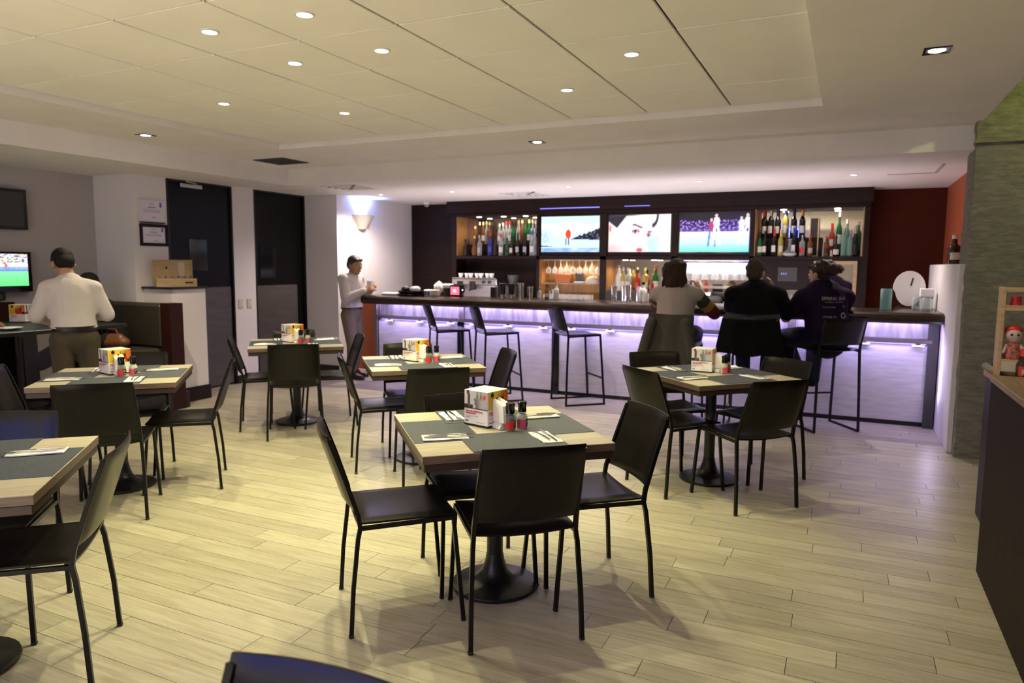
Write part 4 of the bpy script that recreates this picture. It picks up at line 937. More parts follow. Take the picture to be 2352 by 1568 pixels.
# ================================================================== PEOPLE
def grow(parts, name, m_, parent, voxel, smooth=4, fac=.5, below=None, above=None):
    """one continuous skin over a set of overlapping limbs"""
    me = parts.mesh(name, m_); o = bpy.data.objects.new(name, me); COL.objects.link(o)
    r = o.modifiers.new('skin', 'REMESH'); r.mode = 'VOXEL'; r.voxel_size = voxel; r.use_smooth_shade = True
    if smooth: s = o.modifiers.new('soften', 'SMOOTH'); s.iterations = smooth; s.factor = fac
    me2 = bpy.data.meshes.new_from_object(o.evaluated_get(bpy.context.evaluated_depsgraph_get())); me2.name = name
    bpy.data.objects.remove(o)
    for z, s_ in ((below, -1), (above, 1)):              # straight hem or waist
        if z is None: continue
        bm = bmesh.new(); bm.from_mesh(me2); g = bmesh.ops.bisect_plane(bm, geom=bm.verts[:] + bm.edges[:] + bm.faces[:], plane_co=(0, 0, z), plane_no=(0, 0, s_), clear_outer=True)
        bmesh.ops.holes_fill(bm, edges=[e for e in g['geom_cut'] if isinstance(e, bmesh.types.BMEdge)], sides=0); bm.to_mesh(me2); bm.free()
    me2.materials.clear(); me2.materials.append(m_); me2.shade_smooth(); me2.set_sharp_from_angle(angle=math.radians(60))
    o = bpy.data.objects.new(name, me2); COL.objects.link(o); o.parent = parent; return o
def cloth_mat(name, col, rough=.85): return mat(name, col, rough, bump=.9, bscale=11, spec=.12)
m_skin = mat('skin_tan', (.42, .22, .13), .5); m_skin2 = mat('skin_fair', (.50, .29, .20), .5); m_skin3 = mat('skin_brown', (.26, .13, .08), .5)
m_hairblk = mat('hair_black', (.010, .008, .007), .6, spec=.2, bump=.6, bscale=70, stretch=(3, 3, .6)); m_hairbrn = mat('hair_dark_brown', (.028, .014, .009), .6, spec=.2, bump=.8, bscale=60, stretch=(3, 3, .5)); m_hairgry = mat('hair_greying', (.05, .032, .03), .6, spec=.2, bump=.8, bscale=70)
m_eye = mat('eye_white', (.75, .72, .70), .3); m_iris = mat('eye_dark', (.02, .012, .01), .2); m_lip = mat('lips', (.32, .12, .09), .5)
FW = Vector((0, 1, 0)); RT = Vector((1, 0, 0))
def hand(mb, wrist, d, n, side, s=1.0, curl=.5):
    """palm, four bent fingers and a thumb; d along the hand, n out of the palm, side +1 when the thumb lies along d x n"""
    d = Vector(d).normalized(); n = Vector(n); n = (n - d * n.dot(d)).normalized(); l = d.cross(n).normalized() * side; w_ = Vector(wrist)
    for k in range(4): mb.cap(w_ + d * .012 * s + l * (-.024 + .016 * k) * s * .8, w_ + d * .080 * s + l * (-.027 + .018 * k) * s, .014 * s, .0115 * s, 8)
    for k, L in enumerate((.060, .072, .078, .070)):
        p = w_ + d * .082 * s + l * (-.028 + .0187 * k) * s; a = 0
        for f, r in ((.42, .0092), (.33, .0085), (.25, .0078)):
            a += curl; q = p + (d * math.cos(a) + n * math.sin(a)) * L * f * s * 1.05; mb.cap(p, q, r * s, r * .95 * s, 8); p = q
    p = w_ + d * .022 * s + l * .026 * s; q = p + (d * .6 + l * .75 + n * .25).normalized() * .040 * s; mb.cap(p, q, .0125 * s, .0105 * s, 8); mb.cap(q, q + (d * .9 + l * .25 + n * .45).normalized() * .034 * s, .0105 * s, .0085 * s, 8)
def head_on(root, body, J, m_hair, hair_fn, face=True):
    c = Vector(J['head']); R = Matrix.Rotation(J.get('yaw', 0), 4, 'Z') @ Matrix.Rotation(J.get('pitch', 0), 4, 'X') @ Matrix.Rotation(J.get('roll', 0), 4, 'Y')
    P = lambda x, y, z: c + R @ Vector((x, y, z)); k = J.get('hs', 1.0)
    body.ball(P(0, -.005, .025), (.074 * k, .094 * k, .092 * k), 18, 12, M=R); body.ball(P(0, .025, -.045), (.058 * k, .068 * k, .070 * k), 16, 10, M=R)
    body.cap(P(0, .088, .012), P(0, .108, -.022), .010, .0135, 8); body.ball(P(0, .070, -.092), (.026, .022, .02), 10, 8, M=R)
    body.cap(P(-.03, .078, .032), P(.03, .078, .032), .011, .011, 8)
    for s in (-1, 1): body.ball(P(s * .076, -.012, -.012), (.010, .020, .032), 10, 8, M=R)
    body.cap(Vector(J['neck']), P(0, -.015, -.06), .056, .052, 14)
    h = MB(); hair_fn(h, P, R); grow(h, 'hair', m_hair, root, .0085, 3)
    if face:
        for s in (-1, 1):
            MB().ball(P(s * .031, .084, .006), .0115, 10, 8).build('eye', m_eye, root, smooth=60); MB().ball(P(s * .031, .0925, .006), .0055, 8, 6).build('iris', m_iris, root, smooth=60)
            MB().cap(P(s * .018, .092, .027), P(s * .046, .080, .028), .0045, .0035, 6).build('eyebrow', m_hair, root, smooth=60)
        MB().cap(P(-.021, .089, -.060), P(.021, .089, -.060), .0075, .0075, 8).build('lips', m_lip, root, smooth=60)
def hair_short(h, P, R):
    h.ball(P(0, -.018, .045), (.081, .095, .085), 18, 12, M=R); h.ball(P(0, -.05, .0), (.076, .062, .075), 16, 10, M=R); h.cap(P(-.045, .062, .078), P(.045, .062, .078), .018, .018, 8)
    for s in (-1, 1): h.cap(P(s * .070, .0, .04), P(s * .072, .005, -.005), .013, .009, 8)
def torso(mb, J, e=0.0, belly=1.0, hem=0.0):
    pe, ch, nk = Vector(J['pelvis']), Vector(J['chest']), Vector(J['neck']); W = J.get('w', 1.0); up = (ch - pe)
    f = Vector(J.get('fwd', (0, 1, 0)))
    if e == 0: W *= .90
    mb.cap(pe + (up * .12 if e == 0 else up * 0), pe + up * .35, (.125 if e == 0 else .160) * W + e + hem, .142 * W * belly + e, 18, side=f, flat=.74)
    mb.cap(pe + up * .35, ch, .142 * W * belly + e, .168 * W + e, 18, side=f, flat=.70)
    mb.cap(ch, ch + (nk - ch) * .55, .160 * W + e, .105 * W + e, 16, side=f, flat=.66)
    for a in ('L', 'R'): mb.cap(ch + (nk - ch) * .6, Vector(J['sh' + a]), .070 * W + e, .062 * W + e, 12)
def limbs(mb, J, e=0.0, arm=1.0, fore=1.0, legs=True, arms=True, w=1.0, taper=0):
    for a in ('L', 'R'):
        if arms:
            S, E, Wr = (Vector(J[k + a]) for k in ('sh', 'el', 'wr'))
            mb.cap(S, S.lerp(E, arm), .054 * w + e, (.043 + taper) * w + e, 12)
            if fore > 0: mb.cap(E, E.lerp(Wr, fore), .044 * w + e, (.044 + (.028 - .044) * fore + taper) * w + e, 12)
        if legs:
            H, K, A = (Vector(J[k + a]) for k in ('hip', 'kn', 'an'))
            mb.cap(H, K, .080 * w + e, .054 * w + e, 14); mb.cap(K, A, .052 * w + e, .036 * w + e, 14)
def feet(root, body, J, m_shoe, barefoot=False):
    for a in ('L', 'R'):
        A, Tt = Vector(J['an' + a]), Vector(J['toe' + a]); body.cap(A, A.lerp(Tt, .3), .036, .034, 10); body.cap(A.lerp(Tt, .25), Tt, .034, .026, 10)
        if m_shoe:
            s = MB(); d = (Tt - A); lo = Vector((0, 0, -.012))
            s.cap(A + Vector((0, 0, -.035)) - d * .28, Tt + lo, .040, .038, 12); s.cap(A + Vector((0, 0, .005)), A.lerp(Tt, .5) + lo, .046, .040, 12); grow(s, 'shoe', m_shoe, root, .010, 2)
def figure(label, loc, rz, J, m_sk, m_top, m_bot, m_hair, hair_fn, m_shoe=None, sleeve=1.0, fore=.96, hem=.02, face=True, top_name='shirt', short=None, belt=True, open_torso=False):
    root = thing('person', label, 'person', loc, rz)
    w = J.get('w', 1.0); body = MB(); torso(body, J); limbs(body, J, w=min(w, 1.08)); feet(root, body, J, m_shoe)
    for a, sd in (('L', 1), ('R', -1)):
        E, Wr = Vector(J['el' + a]), Vector(J['wr' + a]); d = J.get('hd' + a, Wr - E); body.cap(Wr, Wr + Vector(d).normalized() * .03, .027, .024, 10, flat=1.0)
        hand(body, Wr, d, J.get('hn' + a, (0, 0, -1)), sd, 1.0, J.get('curl' + a, .45))
    head_on(root, body, J, m_hair, hair_fn, face)
    grow(body, 'body', m_sk, root, .0072, 2)
    sh = MB(); torso(sh, J, .014, J.get('belly', 1.0), hem); limbs(sh, J, .016, arm=sleeve, fore=fore if sleeve >= 1 else 0, legs=False, w=w, taper=.006)
    pz = J['pelvis'][2]; o_top = grow(sh, top_name, m_top, root, .013, 4, below=pz + (J.get('beltz', .05) + .004 if belt else -.06))
    pn = MB(); pe = Vector(J['pelvis']); f = Vector(J.get('fwd', (0, 1, 0)))
    pn.cap(Vector(J['hipL']), Vector(J['hipR']), .105 * w, .105 * w, 14); pn.cap(pe + Vector((0, 0, -.02)), pe + Vector((0, 0, .12)), .160 * w, .150 * w, 18, side=f, flat=.74)
    for a in ('L', 'R'):
        H, K, A = (Vector(J[k + a]) for k in ('hip', 'kn', 'an'))
        if short: pn.cap(H, H.lerp(K, short), .104 * w, .086 * w, 14)
        else: pn.cap(H, K, .103 * w, .072 * w, 14); pn.cap(K, K.lerp(A, .97), .070 * w, .056 * w, 14)
    grow(pn, 'trousers', m_bot, root, .013, 4, above=pz + (J.get('beltz', .05) + .01 if belt else .07))
    if J.get('collar'):
        nk, hd = Vector(J['neck']), Vector(J['head']); u = (hd - nk).normalized(); c = MB(); c.cap(nk - u * .045, nk - u * .022, .074, .066, 16); grow(c, 'collar', m_top, root, .010, 2)
    if belt:
        b = MB(); Rm = Matrix.Identity(4); b.lathe([(.158 * w, -.018), (.164 * w, -.018), (.164 * w, .018), (.158 * w, .018)], 28, c=tuple(pe + Vector((0, 0, J.get('beltz', .055)))), sx=1.04, sy=.80); b.build('belt', m_black, root, smooth=40)
    return root, o_top
m_shirt = cloth_mat('white_shirt', (.55, .51, .51)); m_khaki = cloth_mat('khaki_trousers', (.17, .14, .10)); m_olive = cloth_mat('olive_trousers', (.075, .06, .042))
# waiter at the booth, seen from behind
J = dict(pelvis=(0, 0, .93), chest=(-.01, .06, 1.23), neck=(-.02, .10, 1.375), head=(-.045, .155, 1.475), pitch=-.55, yaw=.2, shL=(-.160, .06, 1.285), shR=(.150, .07, 1.28), elL=(-.245, .06, 1.075), elR=(.235, .07, 1.07), wrL=(-.17, .28, 1.03), wrR=(.09, .30, 1.06),
         hipL=(-.085, 0, .88), hipR=(.085, 0, .88), knL=(-.095, .03, .48), knR=(.095, .02, .48), anL=(-.10, 0, .08), anR=(.11, -.02, .08), toeL=(-.12, .17, .035), toeR=(.14, .15, .035), collar=1, w=.90, belly=1.10, beltz=.045)
figure('waiter in white shirt and olive trousers seen from behind at the booth', (-5.50, 3.58, 0), math.radians(60), J, m_skin, m_shirt, m_olive, m_hairblk, hair_short, m_black, hem=.012)
# waiter at the bar end, in profile
J = dict(pelvis=(0, 0, .88), chest=(0, .01, 1.21), neck=(0, .02, 1.335), head=(0, .055, 1.475), pitch=-.18, yaw=-.15, shL=(-.19, 0, 1.30), shR=(.19, 0, 1.30), elL=(-.225, .03, 1.06), elR=(.22, .05, 1.05), wrL=(-.10, .245, 1.185), wrR=(.12, .265, 1.15), hnL=(1, 0, -.2), hnR=(-1, 0, -.2), curlL=.5, curlR=.5,
         hipL=(-.085, 0, .83), hipR=(.085, 0, .83), knL=(-.10, .03, .45), knR=(.09, .05, .45), anL=(-.11, -.05, .08), anR=(.10, .04, .08), toeL=(-.13, .12, .035), toeR=(.12, .21, .035), collar=1, w=.98, belly=1.10, beltz=.05)
figure('waiter in white shirt and khaki trousers in profile at the bar end', (-5.83, 7.48, 0), math.radians(-84), J, m_skin, m_shirt, m_khaki, mat('hair_salt', (.035, .03, .028), .5, bump=.6, bscale=70), hair_short, m_black, hem=.014)
# man in the booth
SZ = .63
J = dict(pelvis=(0, 0, SZ + .09), chest=(0, .12, SZ + .38), neck=(0, .145, SZ + .505), head=(.02, .20, SZ + .63), pitch=-.30, yaw=.1, shL=(-.20, .12, SZ + .44), shR=(.20, .12, SZ + .44), elL=(-.29, .26, SZ + .30), elR=(.29, .24, SZ + .32), wrL=(-.10, .42, SZ + .34), wrR=(.10, .42, SZ + .345),
         hipL=(-.09, .02, SZ + .09), hipR=(.09, .02, SZ + .09), knL=(-.11, .43, SZ + .07), knR=(.11, .43, SZ + .07), anL=(-.11, .44, SZ - .37), anR=(.11, .44, SZ - .37), toeL=(-.12, .58, SZ - .42), toeR=(.12, .58, SZ - .42), w=1.05)
figure('man in dark jacket seated in the booth behind the waiter', (-6.74, 4.79, 0), math.radians(160), J, m_skin, cloth_mat('charcoal_jacket', (.016, .014, .017)), cloth_mat('dark_trousers', (.02, .018, .018)), m_hairblk, hair_short, m_black, top_name='jacket', belt=False)
# guest cut by the left edge
J = dict(pelvis=(0, 0, SZ + .09), chest=(0, .06, SZ + .40), neck=(0, .09, SZ + .51), head=(0, .13, SZ + .63), pitch=-.2, shL=(-.19, .06, SZ + .46), shR=(.19, .06, SZ + .46), elL=(-.25, .22, SZ + .29), elR=(.25, .26, SZ + .315), wrL=(-.10, .46, SZ + .345), wrR=(.13, .52, SZ + .345),
         hipL=(-.09, .02, SZ + .09), hipR=(.09, .02, SZ + .09), knL=(-.13, .46, SZ + .09), knR=(.13, .46, SZ + .09), anL=(-.12, .47, SZ - .37), anR=(.12, .47, SZ - .37), toeL=(-.13, .62, SZ - .42), toeR=(.13, .62, SZ - .42))
figure('guest in dark top and white shorts, cut by the left frame edge', (-6.50, 2.92, 0), 0, J, m_skin3, cloth_mat('black_top', (.012, .012, .014)), cloth_mat('white_shorts', (.6, .58, .55)), m_hairblk, hair_short, m_black, top_name='jumper', short=.45, belt=False)
# brown bag on the booth bench
bg = thing('leather_bag', 'brown leather bag lying on the olive booth bench', 'bag', (-6.62, 4.66, .63), .4)
b_ = MB(); b_.cap((-.13, 0, .07), (.13, 0, .07), .075, .07, 12, flat=.8); b_.cap((-.1, 0, .1), (.1, 0, .11), .055, .05, 12); grow(b_, 'bag_body', mat('tan_leather', (.20, .075, .028), .45, bump=.2, bscale=20), bg, .012, 4)
MB().tube([(-.10, 0, .12), (-.06, .0, .2), (.06, .0, .2), (.10, 0, .12)], .008, 8).build('strap', mat('tan_strap', (.15, .05, .02), .5), bg, smooth=60)
# three guests at the bar, seated on the stools
SZ = .765
def seated(**k):
    J = dict(pelvis=(0, 0, SZ + .10), chest=(0, .09, SZ + .42), neck=(0, .115, SZ + .545), head=(0, .14, SZ + .68), pitch=.05, shL=(-.18, .09, SZ + .475), shR=(.18, .09, SZ + .475), elL=(-.24, .30, SZ + .345), elR=(.24, .30, SZ + .345), wrL=(-.08, .47, SZ + .40), wrR=(.10, .47, SZ + .40),
             hipL=(-.09, .0, SZ + .09), hipR=(.09, .0, SZ + .09), knL=(-.13, .40, SZ + .065), knR=(.13, .40, SZ + .065), anL=(-.10, .30, .38), anR=(.10, .30, .38), toeL=(-.11, .44, .33), toeR=(.11, .44, .33))
    J.update(k); return J
def hair_long(h, P, R):
    h.ball(P(0, -.02, .045), (.092, .102, .092), 18, 12, M=R); h.ball(P(0, -.065, -.03), (.095, .062, .11), 16, 10, M=R)
    rnd = random.Random(4)
    for row, n_ in ((0, 15), (1, 12), (2, 9)):
        for k in range(n_):
            a = -1.45 + 2.9 * k / (n_ - 1) + rnd.uniform(-.1, .1); q = 1 - .16 * row; x, y_ = .104 * math.sin(a) * q, -.065 - .055 * math.cos(a) * q; L = .10 + .095 * row + .05 * math.cos(a) + rnd.uniform(-.03, .04); ph = rnd.uniform(0, 6)
            pts_ = [P(x * (.8 + .35 * t) + .012 * math.sin(ph + 7 * t), y_ * (.75 + .35 * t) + .01 * math.cos(ph + 6 * t), .07 - (L + .07) * t) for t in (0, .25, .5, .75, 1)]
            for q0, q1, r0, r1 in zip(pts_, pts_[1:], (.030, .032, .030, .023), (.032, .030, .023, .009)): h.cap(q0, q1, r0, r1, 7)
J = seated(shL=(-.185, .09, SZ + .455), shR=(.185, .10, SZ + .46), elR=(.335, .25, SZ + .275), wrR=(.155, .36, SZ + .50), hdR=(-.25, .1, .6), hnR=(-.7, .3, -.2), curlR=.6, elL=(-.26, .33, SZ + .33), head=(-.005, .13, SZ + .675), yaw=-.25, w=1.04, belly=1.12)
E_, top = figure('woman with long dark hair in grey raglan top seated at the bar', (-1.50, 6.85, 0), math.radians(-2), J, m_skin2, cloth_mat('grey_marl_top', (.30, .255, .245)), cloth_mat('dark_jeans', (.018, .02, .035)), m_hairbrn, hair_long, m_black, sleeve=.22, belt=False, hem=.02, top_name='raglan_top')
for a in ('L', 'R'):
    S, E2, Wr = (Vector(J[k + a]) for k in ('sh', 'el', 'wr'))
    for nm, p, q, r0, r1, cc in (('sleeve', S.lerp(E2, .12), S.lerp(E2, .50), .070, .066, (.040, .042, .030)), ('sleeve', S.lerp(E2, .48), S.lerp(E2, .74), .067, .066, (.26, .17, .035)), ('sleeve', S.lerp(E2, .72), E2, .067, .062, (.12, .018, .014)), ('sleeve', E2, E2.lerp(Wr, .32), .062, .054, (.05, .045, .035))):
        g = MB(); g.cap(p, q, r0, r1, 14); grow(g, nm, cloth_mat('sleeve_%d' % int(cc[0] * 1000), cc), E_, .010, 2)
def hair_crop(h, P, R):
    hair_short(h, P, R); rnd = random.Random(9)
    for k in range(26):
        a, b_ = rnd.uniform(-2.6, 2.6), rnd.uniform(-.2, 1.2); h.ball(P(.074 * math.sin(a) * math.cos(b_), -.02 - .085 * math.cos(a) * math.cos(b_), .045 + .085 * math.sin(b_)), .019, 8, 6)
J = seated(elR=(.275, .24, SZ + .30), wrR=(.135, .33, SZ + .50), hdR=(-.12, -.25, .8), hnR=(-.8, -.3, 0), curlR=.3, w=1.14, belly=1.06, head=(-.01, .15, SZ + .675), yaw=-.2, shL=(-.20, .09, SZ + .47), shR=(.20, .09, SZ + .47))
F_, top = figure('guest with short greying hair in a black jacket seated at the bar', (-.765, 6.85, 0), math.radians(1), J, m_skin2, cloth_mat('black_jacket', (.004, .004, .0045)), cloth_mat('navy_jeans', (.012, .014, .035)), m_hairgry, hair_crop, m_black, belt=False, top_name='jacket', hem=.03)
jt = MB()
jt.add(*slab(lambda u, v: Vector(((2 * u - 1) * (.235 + .07 * v), -.335 + .04 * v + .06 * (2 * u - 1) ** 4 + .010 * math.sin(u * 17) + .20 * (1 - smoothstep(0, .14, v)), SZ + .31 - .36 * v + .03 * math.sin(u * 11) * v)), lambda u, v: Vector(((2 * u - 1) * (.22 + .07 * v), -.322 + .04 * v + .06 * (2 * u - 1) ** 4 + .20 * (1 - smoothstep(0, .14, v)), SZ + .30 - .345 * v)), 22, 8)); jt.build('jacket_tail', MATS['black_jacket'], F_, smooth=60)
def hair_bun(h, P, R):
    hair_short(h, P, R); rnd = random.Random(3); h.ball(P(0, -.06, .05), (.095, .085, .08), 16, 10, M=R); h.ball(P(.01, -.135, .03), (.075, .055, .06), 14, 10, M=R)
    for k in range(44):
        a, b_ = rnd.uniform(-2.4, 2.4), rnd.uniform(-.5, 1.1); q = P(.09 * math.sin(a) * math.cos(b_), -.06 - .085 * math.cos(a) * math.cos(b_), .045 + .085 * math.sin(b_)); h.ball(q, rnd.uniform(.013, .022), 8, 6)
    for k in range(22): h.ball(P(rnd.uniform(-.06, .07), -.14 - rnd.uniform(0, .04), .03 + rnd.uniform(-.05, .05)), .017, 8, 6)
J = seated(w=1.20, belly=1.12, head=(-.03, .14, SZ + .665), yaw=.35, pitch=-.12, elL=(-.30, .22, SZ + .255), elR=(.29, .26, SZ + .29), wrL=(-.19, .46, SZ + .375), wrR=(.08, .47, SZ + .375), shL=(-.215, .09, SZ + .45), shR=(.215, .09, SZ + .45), knL=(-.20, .42, SZ + .05), knR=(.14, .42, SZ + .04), anL=(-.06, .30, .40), anR=(.03, .27, .40), toeL=(-.16, .42, .345), toeR=(-.06, .40, .345))
G_, top3 = figure('guest in a purple printed T-shirt with curly updo seated at the bar', (-.135, 7.12, 0), math.radians(34), J, m_skin2, cloth_mat('purple_tee', (.011, .004, .021)), cloth_mat('black_jeans', (.010, .010, .014)), mat('hair_curly', (.032, .018, .012), .6, spec=.2, bump=.8, bscale=60), hair_bun, None, sleeve=.62, belt=False, hem=.02, top_name='t_shirt')
MB().tube([(-.10, .10, 1.50), (-.085, .13, 1.535), (.02, .15, 1.555), (.06, .13, 1.53)], .005, 6).build('hair_clip', m_steel, G_, smooth=60)
m_tee = mat('tee_print', (.50, .45, .48), .7)
def shirt_print(s, size, x, z, bold=0, shapes=None):
    """prints words on the T-shirt back, each point laid on the cloth"""
    M_ = T(x, -.6, z) @ Matrix.Rotation(PI / 2, 4, 'X')
    o = text('lettering', s, size, m_tee, G_, M_, 'CENTER', bold=bold) if s else shapes(M_).build('printed_mark', m_tee, G_)
    for v_ in o.data.vertices:
        ok, hit, nr, ix = top3.ray_cast(Vector((v_.co.x, -.6, v_.co.z)), Vector((0, 1, 0)))
        v_.co = Vector((v_.co.x, (hit.y if ok else -.15) - .0025, v_.co.z))
shirt_print('SPRING 2018', .042, .01, SZ + .435, .0008)
for s, sz, x, z in (('STUDENT CONFERENCE', .017, .01, SZ + .410), ('TWO RIVERS', .02, -.05, SZ + .365), ('P2', .032, .10, SZ + .365), ('WORK AT', .026, -.05, SZ + .275)): shirt_print(s, sz, x, z)
def disc(M_):
    mb = MB(); n = 24; mb.add([M_ @ Vector((.036 * math.cos(PI * k / n), .036 * math.sin(PI * k / n), 0)) for k in range(n + 1)] + [M_ @ Vector((0, 0, 0))], [(k, k + 1, n + 1) for k in range(n)]); return mb
def ring(M_):
    mb = MB(); n = 24; mb.add([M_ @ Vector((r * math.cos(2 * PI * k / n), r * math.sin(2 * PI * k / n), 0)) for r in (.020, .028) for k in range(n)], [(k, (k + 1) % n, n + (k + 1) % n, n + k) for k in range(n)]); return mb
def patch(M_):
    mb = MB(); mb.add([M_ @ Vector((x, y_, 0)) for y_ in (0, .018, .036) for x in (-.028, -.01, .01, .028)], [(r * 4 + k, r * 4 + k + 1, r * 4 + k + 5, r * 4 + k + 4) for r in range(2) for k in range(3)]); return mb
shirt_print(None, 0, -.06, SZ + .205, shapes=disc); shirt_print(None, 0, .085, SZ + .295, shapes=ring); shirt_print(None, 0, .075, SZ + .205, shapes=patch)
# jacket draped over the first guest's stool
dj = thing('draped_jacket', 'olive grey jacket draped over the back of a bar stool', 'jacket', (-1.47, 6.63, 0), math.radians(-2))
def dr(u, v, e):
    x = (2 * u - 1); s = v * .80 - .14
    if s < 0: y_, z = -.03 + .0, 1.052 + s * .9
    else: y_, z = -.085 - .035 * s - .03 * math.sin(min(1, s / .1) * PI / 2) * 0, 1.052 - s
    if abs(s) < .03: z += .004
    fold = .016 * math.sin(u * 15 + v * 2) * smoothstep(.1, .6, v) + .03 * smoothstep(.5, .62, u) * (1 - smoothstep(.62, .8, u)) * smoothstep(.25, .7, v)
    return Vector((x * (.205 + .13 * smoothstep(.15, 1, v)) + .01 * math.sin(v * 9), y_ - fold - e + .012 * x * x, z + .015 * math.sin(u * 9) * v))
mb = MB(); mb.add(*slab(lambda u, v: dr(u, v, .010), lambda u, v: dr(u, v, -.004), 30, 28)); mb.build('jacket_body', cloth_mat('olive_fleece', (.060, .055, .050)), dj, smooth=70)
mb = MB(); mb.cap((.16, -.115, .98), (.235, -.14, .66), .052, .048, 12); grow(mb, 'sleeve', MATS['olive_fleece'], dj, .012, 3)
mb = MB(); mb.cap((-.16, -.115, .98), (-.255, -.13, .62), .050, .046, 12); grow(mb, 'sleeve', MATS['olive_fleece'], dj, .012, 3)

# ================================================================== THINGS ON AND BEHIND THE BAR
BZ = 1.0955
ORD = ['first', 'second', 'third', 'fourth', 'fifth', 'sixth', 'seventh', 'eighth', 'ninth', 'tenth', 'eleventh', 'twelfth', 'thirteenth', 'fourteenth', 'fifteenth', 'sixteenth', 'seventeenth', 'eighteenth', 'nineteenth', 'twentieth', 'twenty-first', 'twenty-second', 'twenty-third', 'twenty-fourth']
GL = dict(clear=('clear', (.80, .84, .86), .22), amber=('amber', (.20, .075, .015), .80), brown=('dark brown', (.035, .014, .006), .93), green=('green', (.02, .17, .05), .65), pale=('pale green', (.30, .52, .42), .45), black=('black', (.008, .009, .008), .97), red=('red', (.45, .05, .02), .80), white=('white', (.72, .72, .68), .95), yellow=('yellow', (.62, .52, .12), .60), blue=('blue', (.05, .06, .35), .7))
CAPS = dict(gold=m_gold, white=m_white, red=m_red, black=m_black, blue=mat('cap_blue', (.03, .06, .45), .4), orange=mat('cap_orange', (.75, .28, .02), .4), cream=m_cream, silver=m_steel, yellow=m_yellow)
LABM = dict(cream=m_cream, white=mat('label_white', (.66, .65, .62), .6), red=m_red, black=m_black, blue=m_blueprint, silver=mat('label_silver', (.4, .4, .42), .4))
def bottle(x, y_, z, h, kind, colr, cap, lab, label, group, r=.037):
    word, c, sol = GL[colr]; b = thing('bottle', label, 'bottle', (x, y_, z), random.uniform(-.4, .4), group)
    if kind == 'wine': P_ = [(0, 0), (r * .95, 0), (r, .006), (r, h * .58), (r * .85, h * .64), (r * .42, h * .72), (r * .36, h * .78), (r * .36, h * .94)]
    elif kind == 'square': P_ = [(0, 0), (r * .98, 0), (r * 1.02, .006), (r * 1.02, h * .62), (r * .95, h * .67), (r * .38, h * .74), (r * .34, h * .90)]
    elif kind == 'round': P_ = [(0, 0), (r * .9, 0), (r * 1.25, h * .14), (r * 1.3, h * .30), (r * .9, h * .48), (r * .42, h * .60), (r * .36, h * .90)]
    else: P_ = [(0, 0), (r * .95, 0), (r, .006), (r, h * .52), (r * .9, h * .60), (r * .45, h * .70), (r * .38, h * .90)]
    n = 4 if kind == 'square' and random.random() < .0 else 14
    MB().lathe(P_ + [(P_[-1][0] * .9, P_[-1][1] + .001), (0, P_[-1][1] + .001)], n).build('glass_body', glass('bottle_glass_' + colr, c, sol), b, smooth=35)
    rt = P_[-1][0] * 1.2; z0 = h * (.74 if kind == 'wine' else .86)
    if kind == 'wine': MB().lathe([(r * .45, h * .735), (r * .41, h * .79), (r * .41, h), (0, h)], 12).build('capsule', CAPS[cap], b, smooth=40)
    else: MB().lathe([(rt, z0), (rt * 1.05, z0 + .01), (rt * (1.0 if cap != 'gold' else .8), h), (0, h + .001)], 12).build('cap', CAPS[cap], b, smooth=40)
    if lab: rr = r * (1.03 if kind == 'square' else 1.015); z1 = h * (.16 if kind != 'round' else .10); MB().lathe([(rr * (1.27 if kind == 'round' else 1), z1), (rr * (1.29 if kind == 'round' else 1), z1 + h * .24)], 12, a0=-2.5, a1=-.64).build('label', LABM[lab], b, smooth=40)
    return b
# risers under the rear rows
for q_ in ((-5.2, -3.97, 9.375, 9.53, 1.622, 1.79), (-1.04, -.30, 9.375, 9.53, 1.622, 1.85), (-.15, .12, 9.40, 9.53, 1.622, 1.70)): MB().box(*q_).build('riser', m_darkwood, cab)
X1 = lambda p: -5.245 + (p / 6.357 + 1030 - 1048) * .00695
S1F = [(225, .24, 'spirit', 'brown', 'black', 'black'), (360, .29, 'round', 'amber', 'gold', None), (440, .30, 'spirit', 'clear', 'silver', 'silver'), (590, .33, 'spirit', 'blue', 'red', 'blue'), (668, .27, 'spirit', 'brown', 'black', 'black'), (757, .31, 'spirit', 'clear', 'red', 'white'),
       (845, .25, 'spirit', 'green', 'black', 'black'), (908, .28, 'spirit', 'brown', 'black', 'cream'), (1005, .32, 'wine', 'black', 'black', 'silver'), (1105, .32, 'wine', 'black', 'black', 'silver'), (1205, .34, 'spirit', 'clear', 'blue', 'white'), (1262, .31, 'spirit', 'clear', 'silver', None)]
S1B = [(295, .27, 'spirit', 'amber', 'gold', None), (362, .33, 'spirit', 'brown', 'gold', None), (420, .33, 'spirit', 'amber', 'gold', 'cream'), (465, .34, 'spirit', 'clear', 'gold', None), (512, .33, 'spirit', 'amber', 'gold', None), (600, .30, 'spirit', 'brown', 'black', None), (660, .30, 'spirit', 'clear', 'cream', 'white'), (712, .31, 'spirit', 'clear', 'cream', None), (765, .33, 'spirit', 'clear', 'red', None), (812, .33, 'spirit', 'clear', 'red', 'white'),
       (858, .29, 'spirit', 'green', 'black', None), (945, .35, 'spirit', 'clear', 'gold', 'white'), (995, .35, 'spirit', 'amber', 'gold', None), (1045, .33, 'spirit', 'green', 'black', None), (1095, .35, 'spirit', 'green', 'gold', 'white'), (1145, .35, 'spirit', 'clear', 'gold', 'white'), (1192, .34, 'spirit', 'clear', 'white', None), (1240, .40, 'spirit', 'clear', 'gold', None), (1283, .40, 'spirit', 'clear', 'gold', None)]
